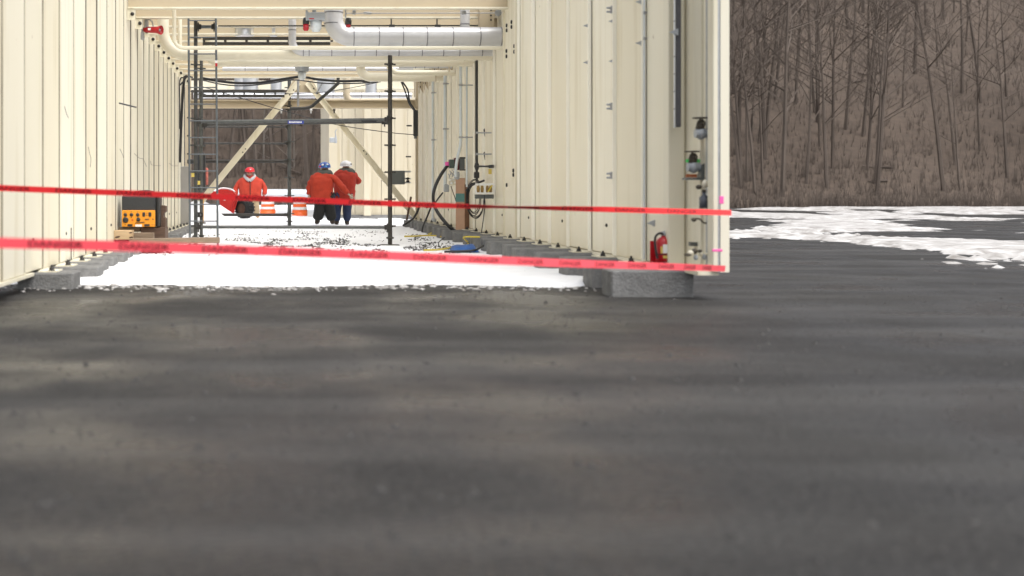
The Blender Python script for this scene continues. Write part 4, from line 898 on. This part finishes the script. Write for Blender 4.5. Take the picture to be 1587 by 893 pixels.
b = MB(); rn = random.Random(77)
for k in range(5200):
    yv = 2.4 + 10.2 * rn.random() ** 1.3; x = rn.uniform(-.30 * yv - .3, .70 * yv + .4); r = rn.uniform(.004, .013) * (2.2 if rn.random() < .06 else 1); vs = []
    for q in range(5):
        a = q / 5 * 6.283 + rn.uniform(-.3, .3); vs.append((x + r * rn.uniform(.7, 1.4) * math.cos(a), yv + r * rn.uniform(.7, 1.2) * math.sin(a), -.063))
    vs.append((x, yv, -.06 + r * rn.uniform(.5, .9))); b.add(vs, [(q, (q + 1) % 5, 5) for q in range(5)])
sb = MB()
for k in range(420):
    x = rn.uniform(-3, 3.2); yv = 12.3 + .5 * noise.noise(Vector((x * .5, 12.3 * .35, 0))) - abs(rn.gauss(0, .3)); r = rn.uniform(.005, .022) * (1.7 if rn.random() < .08 else 1)
    n0 = len(sb.v); sb.ell((x, yv, -.055), (r * rn.uniform(.8, 1.9), r * 1.2, r * .55), 7, 5)
    for q in range(n0, len(sb.v)): p = Vector(sb.v[q]); c0_ = Vector((x, yv, -.055)); sb.v[q] = tuple(c0_ + (p - c0_) * (1 + .55 * noise.noise(p * 60)))
tag(sb.build('slush', DSNOW), 'lumps of dirty slush along the edge of the snow', 'slush', kind='stuff')
tag(b.build('loose_stones', mat('road_stone', (.03, .028, .026), .8)), 'loose stones scattered over the dark gravel road', 'stones', kind='stuff')

# ------------------------------------------------------------ red machine, drums, far pipe
s_ = 54; y = YW(s_)
t = thing('utility_tractor', 'red wheeled machine with black tyre behind the snow bank at the left', 'tractor', W(350, 330, s_))
b = MB(); b.prism([(XW(px, s_), ZW(py, s_)) for px, py in ((318, 304), (320, 297.5), (325, 296.2), (334, 296.5), (341, 293.5), (352, 293.8), (360, 296), (366, 302), (368, 312), (365, 322), (362, 331), (352, 325), (341, 317.5), (339, 304.5))], y, y + .55); b.build('body', RED, t)
b = MB(); b.tube(smooth_path([W(px, py, s_) + Vector((0, .22, 0)) for px, py in ((336, 295.5), (341, 292.6), (350, 292.4), (358, 294.2), (364, 298))], 4), [.03] * 16 + [.015], 8); b.build('snow_cap', SNOW, t)
b = MB(); pts = [W(360, 330, s_), W(361, 320, s_), W(364, 311, s_), W(371, 306, s_), W(380, 305, s_)]; b.tube(smooth_path([p + Vector((0, -.02, 0)) for p in pts], 4), .03, 8); b.build('fender', RED, t)
b = MB(); b.ell(W(348, 310.5, s_ + .1), (.03, .012, .014), 8, 6); b.build('badge', WHITE, t)
c = W(379, 323.5, s_) + Vector((0, .1, 0)); M = Matrix.Translation(c) @ Matrix.Rotation(R(-40), 4, 'Z') @ Matrix.Rotation(R(90), 4, 'X')
b = MB(); b.lathe([(.15, .15), (.22, .16), (.262, .12), (.272, .05), (.272, -.05), (.262, -.12), (.22, -.16), (.15, -.15)], M, 26)
for k in range(18):
    Mk = M @ Matrix.Rotation(k / 18 * 6.283, 4, 'Z'); b.box(.262, .288, -.018, .018, .01, .13, Mk); b.box(.262, .288, -.018, .018, -.13, -.01, Mk @ Matrix.Rotation(.17, 4, 'Z'))
w_ = b.build('tyre', RUBBER, t); b = MB(); b.lathe([(0, .08), (.05, .08), (.06, .1), (.12, .09), (.155, .145), (.155, .1)], M, 20); b.lathe([(0, -.08), (.12, -.09), (.155, -.145)], M, 20); b.build('rim', RIM, w_)
def drum(px, pb, s_, hpx, label):
    c = W(px, pb, s_); c.z = min(c.z, c.z); k = hpx / s_; t = thing('traffic_drum', label, 'traffic drum', c, 'traffic drums')
    r = .30
    zs = [0, .14, .34, .56, .78, 1.0]; ms = [ORB, WHITE, ORB, WHITE, ORB]
    for i in range(5):
        b = MB(); r0 = r * (1 - .05 * i); b.lathe([(r0 * .98, zs[i] * k), (r0, zs[i] * k + .01), (r0 * .97, zs[i + 1] * k)], Matrix.Translation(c), 18); b.build('orange_band' if i % 2 == 0 else 'white_band', ms[i], t)
    b = MB(); b.lathe([(r * 1.0, -.3), (r * 1.0, .0), (r * .9, .004)], Matrix.Translation(c), 18); b.build('base', ORB, t)
    b = MB(); b.lathe([(r * .77, k), (r * .72, k + .02), (0, k + .03)], Matrix.Translation(c), 18); b.build('top', ORB, t)
drum(415, 327, 40, 18.5, 'orange and white striped drum behind the worker in the red hat')
drum(464.5, 328.5, 40, 22, 'orange and white striped drum left of the worker in the blue hat')
s_ = 24.4; y = YW(s_); t = thing('white_tank', 'long white pipe section lying on supports before the woods', 'pipe', W(410, 307, s_)); b = MB(); b.tube([W(325, 300, s_), W(500, 300, s_)], .27, 20); b.build('tank', mat('pale_grey_coating', (.52, .55, .57), .5, var=.1, scale=2), t)
for px in (340, 400, 440, 490):
    b = MB(); b.bev(XW(px - 3, s_), XW(px + 3, s_), y - .2, y + .2, 0, ZW(305.5, s_), .02); b.build('support', TRAY, t)
b = MB(); rn = random.Random(31)
for k in range(11000):
    yv = 75.5 + 45 * rn.random() ** 2.2; x = rn.uniform(-.27 * yv, .68 * yv); z = max(snow_z(x, yv), hill_z(x, yv))
    if k % 190 == 0 and yv > 80: x2, y2 = x + rn.uniform(-3, 3), yv + rn.uniform(-1.5, 1.5); b.tube([(x, yv, z + .1), (x2, y2, hill_z(x2, y2) + .12)], [.10, .05], 5, False)
    for q in range(4): b.tube([(x, yv, z - .05), (x + rn.uniform(-.25, .25), yv + rn.uniform(-.2, .2), z + rn.uniform(.25, 1.15))], [.016, .003], 3, False)
tag(b.build('brush', BARK), 'low dark brush and fallen logs on the slope under the woods', 'brush', kind='stuff')

# ------------------------------------------------------------ people
def skin(name, verts, edges, rad, m, parent, sub=2, root=0):
    me = bpy.data.meshes.new(name); me.from_pydata([tuple(v) for v in verts], edges, []); me.update()
    o = bpy.data.objects.new(name, me); COL.objects.link(o)
    md = o.modifiers.new('s', 'SKIN'); md.use_smooth_shade = True
    if not me.skin_vertices: 
        bpy.context.view_layer.objects.active = o
    for i, sv in enumerate(me.skin_vertices[0].data):
        r = rad[i]; sv.radius = r if isinstance(r, tuple) else (r, r); sv.use_root = (i == root)
    md2 = o.modifiers.new('u', 'SUBSURF'); md2.levels = sub; md2.render_levels = sub
    bpy.context.view_layer.update()
    dg = bpy.context.evaluated_depsgraph_get(); nm = bpy.data.meshes.new_from_object(o.evaluated_get(dg))
    o.modifiers.clear(); o.data = nm; nm.materials.clear(); nm.materials.append(m)
    for p in nm.polygons: p.use_smooth = True
    if parent is not None: o.parent = parent
    return o
def hand(parent, wrist, dr, side, m):
    """palm, four unequal bent fingers and a thumb in one skinned surface each"""
    d = Vector(dr).normalized(); up = Vector((0, -1, 0)) if abs(d.y) < .8 else Vector((0, 0, 1)); lat = d.cross(up).normalized() * side
    w = Vector(wrist); root = skin('glove', [w - d * .03, w + d * .02, w + d * .07, w + d * .10], [(0, 1), (1, 2), (2, 3)], [(.034, .028), (.042, .026), (.048, .024), (.046, .022)], m, parent, 1)
    for k, (off, ln) in enumerate(((-.034, .065), (-.011, .078), (.012, .073), (.034, .058))):
        p = w + d * .09 + lat * off; q = p + d * ln * .55 + up * .012; r = q + d * ln * .45 + up * -.03
        o = skin('finger', [p - d * .03, p, q, r], [(0, 1), (1, 2), (2, 3)], [.012, .012, .011, .009], m, root, 1)
    p = w + d * .035 - lat * .04; o = skin('thumb', [p + lat * .02, p - lat * .02 + d * .02, p - lat * .03 + d * .06], [(0, 1), (1, 2)], [.015, .014, .011], m, root, 1)
    return root
def person(label, px, pfoot, s_, J, opts):
    """J: joints in metres, x to the viewer's right, y away, z up from the ground; opts: look"""
    base = Vector((XW(px, s_), YW(s_), ZW(pfoot, s_))); t = thing('person', label, 'person', base); V = {k: Vector(v) for k, v in J.items()}
    order = ['pelvis', 'waist', 'chest', 'neck', 'head', 'crown', 'shL', 'elL', 'wrL', 'shR', 'elR', 'wrR', 'hipL', 'knL', 'anL', 'toL', 'hipR', 'knR', 'anR', 'toR']
    E = [('pelvis', 'waist'), ('waist', 'chest'), ('chest', 'neck'), ('neck', 'head'), ('head', 'crown'), ('chest', 'shL'), ('shL', 'elL'), ('elL', 'wrL'), ('chest', 'shR'), ('shR', 'elR'), ('elR', 'wrR'), ('pelvis', 'hipL'), ('hipL', 'knL'), ('knL', 'anL'), ('anL', 'toL'), ('pelvis', 'hipR'), ('hipR', 'knR'), ('knR', 'anR'), ('anR', 'toR')]
    rad = dict(pelvis=(.15, .12), waist=(.14, .11), chest=(.16, .12), neck=.06, head=(.082, .10), crown=(.07, .085), sh=.07, el=.05, wr=.035, hip=.09, kn=.065, an=.045, to=.04)
    ix = {k: i for i, k in enumerate(order)}
    body = skin('body', [V[k] for k in order], [(ix[a], ix[b]) for a, b in E], [rad.get(k, rad.get(k[:2], rad.get(k[:-1]))) for k in order], SKIN, t)
    # jacket: torso and sleeves in one surface
    jo = ['hem', 'waist', 'chest', 'collar', 'shL', 'elL', 'cuL', 'shR', 'elR', 'cuR']
    V['hem'] = V['pelvis'] + Vector((0, 0, opts.get('hem', -.12))); V['collar'] = V['neck'] + Vector((0, 0, -.03))
    for sd in 'LR': V['cu' + sd] = V['el' + sd].lerp(V['wr' + sd], .93)
    k_ = opts.get('bulk', 1.)
    jr = dict(hem=(.22 * k_, .17), waist=(.225 * k_, .18), chest=(.21 * k_, .17), collar=(.10, .10), sh=.115, el=.098, cu=.075)
    je = [('waist', 'hem'), ('waist', 'chest'), ('chest', 'collar'), ('chest', 'shL'), ('shL', 'elL'), ('elL', 'cuL'), ('chest', 'shR'), ('shR', 'elR'), ('elR', 'cuR')]
    jx = {k: i for i, k in enumerate(jo)}
    jk = skin('jacket', [V[k] for k in jo], [(jx[a], jx[b]) for a, b in je], [jr.get(k, jr.get(k[:2])) for k in jo], opts['jacket'], t, 2, 1)
    # the torso of the coat: elliptical sections from hem to shoulders, joined to the sleeves
    tb = MB(); n_ = 22; secs = opts['coat']; vs = []
    for (zc, xc, hw, hd_) in secs:
        for i in range(n_):
            a = 2 * math.pi * i / n_; ca, sa = math.cos(a), math.sin(a); q = .78
            vs.append((xc + hw * math.copysign(abs(ca) ** q, ca), hd_ * math.copysign(abs(sa) ** q, sa), zc))
    tb.add(vs, [(j * n_ + i, j * n_ + (i + 1) % n_, (j + 1) * n_ + (i + 1) % n_, (j + 1) * n_ + i) for j in range(len(secs) - 1) for i in range(n_)], True)
    to_ = tb.build('coat', opts['jacket'], None); to_.parent = t
    import bmesh
    bm = bmesh.new(); bm.from_mesh(jk.data); bm.from_mesh(to_.data); bm.to_mesh(jk.data); bm.free(); bpy.data.objects.remove(to_)
    bm = bmesh.new(); bm.from_mesh(jk.data); bmesh.ops.subdivide_edges(bm, edges=[e for e in bm.edges if e.calc_length() > .05], cuts=2, use_grid_fill=True); bm.to_mesh(jk.data); bm.free()
    for p in jk.data.polygons: p.use_smooth = True
    # wrinkles
    for v in jk.data.vertices: v.co += v.normal * (.024 * noise.noise(Vector((v.co.x * 5, v.co.y * 5, v.co.z * 11 + px))) + .014 * noise.noise(v.co * 16))
    if opts['face'] < 0:
        zb = MB(); zb.tube([(.0, -.245, .66), (.0, -.262, .9), (.0, -.258, 1.15), (-.01, -.215, 1.33)], .012, 6); zo = zb.build('zip', DARKCLOTH, None); zo.parent = t
        for sx in (-1, 1):
            zb = MB(); zb.bev(sx * .2 - .085, sx * .2 + .085, -.262, -.235, .80, .845, .008); zo = zb.build('pocket_flap', JACK2, None); zo.parent = t
    to = ['pelvis', 'hipL', 'knL', 'cfL', 'hipR', 'knR', 'cfR']
    for sd in 'LR': V['cf' + sd] = V['kn' + sd].lerp(V['an' + sd], .97)
    g_ = opts.get('leg', 1.15); tr_ = dict(pelvis=(.20, .16), hip=.14 * g_, kn=.115 * g_, cf=.10 * g_); tx = {k: i for i, k in enumerate(to)}
    tr = skin('trousers', [V[k] for k in to], [(0, 1), (1, 2), (2, 3), (0, 4), (4, 5), (5, 6)], [tr_.get(k, tr_.get(k[:3], tr_.get(k[:2]))) for k in to], opts['trousers'], t)
    for v in tr.data.vertices: v.co += v.normal * .012 * noise.noise(v.co * 8 + Vector((0, px, 0)))
    for sd in 'LR':
        a, q = V['an' + sd], V['to' + sd]
        skin('boot', [a + Vector((0, 0, .12)), a + Vector((0, 0, -.01)), a.lerp(q, .5) + Vector((0, 0, -.005)), q], [(0, 1), (1, 2), (2, 3)], [(.08, .08), (.08, .075), (.07, .06), (.058, .05)], opts['boots'], t, 1)
        dv = V['wr' + sd] - V['el' + sd]; hand(t, V['wr' + sd], dv, 1 if sd == 'R' else -1, opts['gloves'])
    h = V['head']; fw = opts['face']        # +1 faces away, -1 faces us
    # hood / collar
    hw = opts.get('hoodw', 1.2); hd = MB()
    if fw > 0:      # hood thrown back, seen from behind
        hd.ell(h + Vector((0, -.10, -.12)), (.185 * hw, .11, .12), 16, 10); hd.ell(h + Vector((-.03, -.13, -.19)), (.13 * hw, .07, .09), 12, 8); hd.ell(h + Vector((.10 * hw, -.06, -.10)), (.09, .10, .09), 10, 8); hd.ell(h + Vector((-.10 * hw, -.06, -.10)), (.09, .10, .09), 10, 8)
    else:           # hood lying round the neck, open in front
        hd.tube(smooth_path([h + Vector(p) for p in ((0, -.20, -.27), (-.10, -.17, -.19), (-.165, -.04, -.12), (-.13, .10, -.06), (0, .15, -.04), (.13, .10, -.06), (.165, -.04, -.12), (.10, -.17, -.19), (0, -.20, -.27))], 5), .058, 8)
    o = hd.build('hood', opts['hood'], None); o.parent = t
    # hard hat with brim
    M = Matrix.Translation(h + Vector((0, 0, .055))) @ Matrix.Rotation(R(opts.get('tilt', 0)), 4, 'Y') @ Matrix.Diagonal((1.22, 1.3, .98, 1))
    hb = MB(); hb.lathe([(.135, .0), (.14, .035), (.128, .085), (.098, .125), (.05, .148), (0, .155)], M, 24); hb.lathe([(.135, .004), (.150, -.008), (.152, -.014), (.135, -.008)], M, 24)
    for a in (-.03, 0, .03): hb.tube([M @ Vector((a, yy, .155 - abs(yy) ** 2 * 5.2 - abs(a) * .3)) for yy in np.linspace(-.10, .10, 7)], .011, 6)
    hb.add([M @ Vector(p) for p in [(-.1, .10 * fw, -.006), (.1, .10 * fw, -.006), (.07, .215 * fw, -.026), (-.07, .215 * fw, -.026), (-.1, .10 * fw, .004), (.1, .10 * fw, .004), (.07, .215 * fw, -.018), (-.07, .215 * fw, -.018)]], [(0, 1, 2, 3), (4, 7, 6, 5), (3, 2, 6, 7), (0, 3, 7, 4), (1, 5, 6, 2)])
    ho = hb.build('hard_hat', opts['hat'], None); ho.parent = t
    for dx, dz, rr, m in opts.get('stickers', []):
        q = MB(); a = math.asin(max(-.95, min(.95, dx / .135))); q.ell(M @ Vector((dx, -.137 * math.cos(a), dz)), (rr, .02, rr * .8), 10, 6); qo = q.build('sticker', m, None); qo.parent = ho
    # face
    f = MB(); f.ell(h + Vector((0, .012 * fw, -.015)), (.10, .11, .125), 16, 12); f.ell(h + Vector((0, .112 * fw, -.02)), (.016, .024, .028), 8, 6)
    for sx in (-1, 1): f.ell(h + Vector((sx * .09, 0, -.01)), (.014, .03, .038), 8, 6)
    fo = f.build('face', SKIN, None); fo.parent = body
    f = MB(); f.ell(h + Vector((0, .108 * fw, -.072)), (.03, .012, .007), 8, 6); o = f.build('mouth', mat('lip', (.22, .07, .06), .6) if 'lip' not in bpy.data.materials else bpy.data.materials['lip'], None); o.parent = fo
    f = MB()
    for sx in (-1, 1): f.ell(h + Vector((sx * .035, .098 * fw, .005)), (.031, .018, .021), 10, 6)
    f.box(h.x - .09, h.x + .09, h.y + .096 * fw - .004, h.y + .096 * fw + .004, h.z + .01, h.z + .02); o = f.build('glasses', BLACKP, None); o.parent = t
    if opts.get('beard'):
        f = MB(); f.ell(h + Vector((0, .055 * fw, -.095)), (.07, .062, .05), 12, 8); o = f.build('beard', opts['beard'], None); o.parent = body
    return t
# worker with the blue hat, seen from behind, right arm reaching down across to his neighbour
person('worker in orange jacket, black overalls and blue hard hat seen from behind, arm reaching right', 501.5, 348.5, 55.6,
       dict(pelvis=(0, 0, .84), waist=(-.03, 0, 1.02), chest=(-.03, -.02, 1.24), neck=(.0, .02, 1.44), head=(.03, .04, 1.545), crown=(.03, .04, 1.63),
            shL=(-.29, 0, 1.31), elL=(-.40, .02, 1.03), wrL=(-.40, -.02, .80), shR=(.29, -.04, 1.31), elR=(.50, -.16, 1.06), wrR=(.70, -.22, .84),
            hipL=(-.08, 0, .78), knL=(-.11, .01, .44), anL=(-.17, .02, .09), toL=(-.20, .17, .05), hipR=(.13, 0, .78), knR=(.17, .04, .44), anR=(.24, .06, .09), toR=(.28, .21, .05)),
       dict(jacket=JACK, trousers=DARKCLOTH, boots=BOOT, gloves=GLOVE, hood=HOODG, hat=HATB, face=1, bulk=1.1, hem=-.10, leg=1.5, hoodw=1.25, coat=[(.64, -.05, .28, .21), (.66, -.05, .31, .235), (.80, -.05, .325, .25), (1.0, -.05, .33, .25), (1.2, -.05, .335, .24), (1.33, -.04, .32, .21), (1.43, -.01, .25, .16), (1.49, .02, .12, .10)],
            stickers=[(-.05, .07, .035, WHITE), (.06, .08, .03, WHITE), (-.10, .02, .04, HATR), (0, .10, .03, NAVY), (.03, .03, .03, mat('hat_sky_blue', (.08, .3, .6), .4))]))
person('worker in dark orange jacket, blue jeans and white hard hat seen from behind', 534, 349.5, 54.0,
       dict(pelvis=(-.02, 0, .88), waist=(0, 0, 1.07), chest=(.02, 0, 1.34), neck=(0, .03, 1.54), head=(.045, .05, 1.655), crown=(.045, .05, 1.74),
            shL=(-.24, .02, 1.46), elL=(-.30, .2, 1.22), wrL=(-.14, .38, 1.25), shR=(.28, .02, 1.45), elR=(.42, .10, 1.22), wrR=(.22, .32, 1.40),
            hipL=(-.15, 0, .82), knL=(-.23, .05, .47), anL=(-.22, .02, .09), toL=(-.24, .17, .05), hipR=(.08, 0, .82), knR=(.08, .03, .47), anR=(.07, .02, .09), toR=(.10, .17, .05)),
       dict(jacket=JACK2, trousers=DENIM, boots=BOOT, gloves=GLOVED, hood=HOODG, hat=HATW, face=1, bulk=1.0, hem=-.06, leg=1.2, hoodw=1.42, coat=[(.72, .0, .27, .19), (.74, .0, .29, .215), (.90, .0, .295, .22), (1.1, .0, .31, .23), (1.3, .01, .335, .23), (1.45, .01, .33, .2), (1.55, .0, .25, .15), (1.61, .0, .12, .1)],
            stickers=[(.11, .05, .03, BLACKP)]))
person('worker in bright orange jacket, grey hood and red hard hat walking toward the camera', 388, 338.5, 45.0,
       dict(pelvis=(0, 0, .84), waist=(0, 0, 1.02), chest=(0, .02, 1.24), neck=(-.01, 0, 1.44), head=(-.02, -.02, 1.555), crown=(-.02, -.02, 1.64),
            shL=(-.34, .02, 1.30), elL=(-.52, .02, 1.00), wrL=(-.48, -.10, .78), shR=(.34, .02, 1.30), elR=(.52, .02, 1.00), wrR=(.46, -.08, .78),
            hipL=(-.13, 0, .78), knL=(-.16, -.10, .44), anL=(-.17, .0, .09), toL=(-.19, -.15, .05), hipR=(.13, 0, .78), knR=(.20, -.06, .44), anR=(.24, .08, .09), toR=(.27, -.08, .05)),
       dict(jacket=JACK3, trousers=KHAKI, boots=mat('tan_boot', (.40, .26, .12), .8), gloves=GLOVED, hood=HOODL, hat=HATR, face=-1, bulk=1.1, hem=-.10, leg=1.1, hoodw=1.2, beard=mat('grey_beard', (.20, .17, .15), .9), coat=[(.62, 0, .33, .2), (.64, 0, .36, .235), (.8, 0, .38, .25), (1.0, 0, .39, .25), (1.2, 0, .40, .24), (1.32, 0, .38, .2), (1.41, 0, .27, .15), (1.48, 0, .13, .1)],
            stickers=[(.02, .06, .022, mat('pale_sticker', (.7, .45, .4), .5))]))

# ------------------------------------------------------------ danger tapes
def tape(name, label, ctrl, width, m, phase, twist):
    P = smooth_path(ctrl, 24); t = thing(name, label, 'barrier tape', P[0]); b = MB(); vs = []; N = len(P)
    fr = []
    for i, p in enumerate(P):
        a = P[max(0, i - 1)]; c = P[min(N - 1, i + 1)]; d = (c - a).normalized(); u = Vector((0, 0, 1)); u = (u - d * u.dot(d)).normalized(); nrm = d.cross(u)
        an = twist(i / (N - 1)); u2 = u * math.cos(an) + nrm * math.sin(an); n2 = d.cross(u2); fr.append((p, d, u2, n2))
        for sgn, off in ((-1, -.0002), (1, -.0002), (1, .0002), (-1, .0002)): vs.append(p + u2 * sgn * width / 2 + n2 * off)
    fs = [];
    for i in range(N - 1):
        for k in range(4): fs.append((i * 4 + k, i * 4 + (k + 1) % 4, i * 4 + 4 + (k + 1) % 4, i * 4 + 4 + k))
    b.add(vs, fs, False); b.build('film', m, t)
    # DANGER printed along the tape
    L = [0]
    for i in range(1, N): L.append(L[-1] + (P[i] - P[i - 1]).length)
    def at(sv):
        j = 0
        while j < N - 2 and L[j + 1] < sv: j += 1
        f = (sv - L[j]) / (L[j + 1] - L[j]); p = fr[j][0].lerp(fr[j + 1][0], f); return p, fr[j][1], fr[j][2], fr[j][3]
    sv = phase
    base_me = word_mesh()
    while sv + .28 < L[-1]:
        vs2 = []
        for (ux, uy) in base_me[0]:
            p, d, u, n = at(sv + ux * .285); q = p + u * (uy - .5) * width * .62
            nn = n if n.y < 0 else -n
            vs2.append(q + nn * .0008)
        w = MB(); w.add(vs2, base_me[1]); w.build('lettering', INK, t); sv += .48
    return t
_wm = []
def word_mesh():
    if _wm: return _wm[0]
    cu = bpy.data.curves.new('word', 'FONT'); cu.body = 'DANGER'; cu.resolution_u = 3; cu.offset = .02; o = bpy.data.objects.new('word', cu); COL.objects.link(o)
    bpy.context.view_layer.update(); dg = bpy.context.evaluated_depsgraph_get(); me = bpy.data.meshes.new_from_object(o.evaluated_get(dg))
    co = np.array([v.co[:2] for v in me.vertices]); mn, mx = co.min(0), co.max(0); co = (co - mn) / (mx - mn); fs = [tuple(p.vertices) for p in me.polygons]
    bpy.data.objects.remove(o); bpy.data.curves.remove(cu); bpy.data.meshes.remove(me); _wm.append((co.tolist(), fs)); return _wm[0]
def Y2(px, py, s_): return W(px, py, s_)
tape('danger_tape', 'upper red danger tape stretched from the left edge to the end post', [W(-130, 285, 215), W(0, 291.5, 210), W(200, 299.5, 200), W(400, 307.5, 193), W(560, 314, 188), W(700, 319, 184), W(800, 321.5, 181), W(950, 325, 179), W(1120, 329.5, 176), W(1124, 329.6, 175.5)], .048, TAPE, .05, lambda u: .15 + .25 * math.sin(u * 5) + (1.0 * math.exp(-((u - .66) / .09) ** 2)))
tape('danger_tape', 'lower pale red danger tape sagging across near the snow', [W(-120, 370, 335), W(0, 376.5, 325), W(200, 382, 305), W(400, 389, 285), W(600, 396.5, 265), W(800, 405, 240), W(950, 410.5, 215), W(1060, 414, 195), W(1124, 416.5, 176)], .052, TAPE2, .02, lambda u: .08 + .1 * math.sin(u * 7))
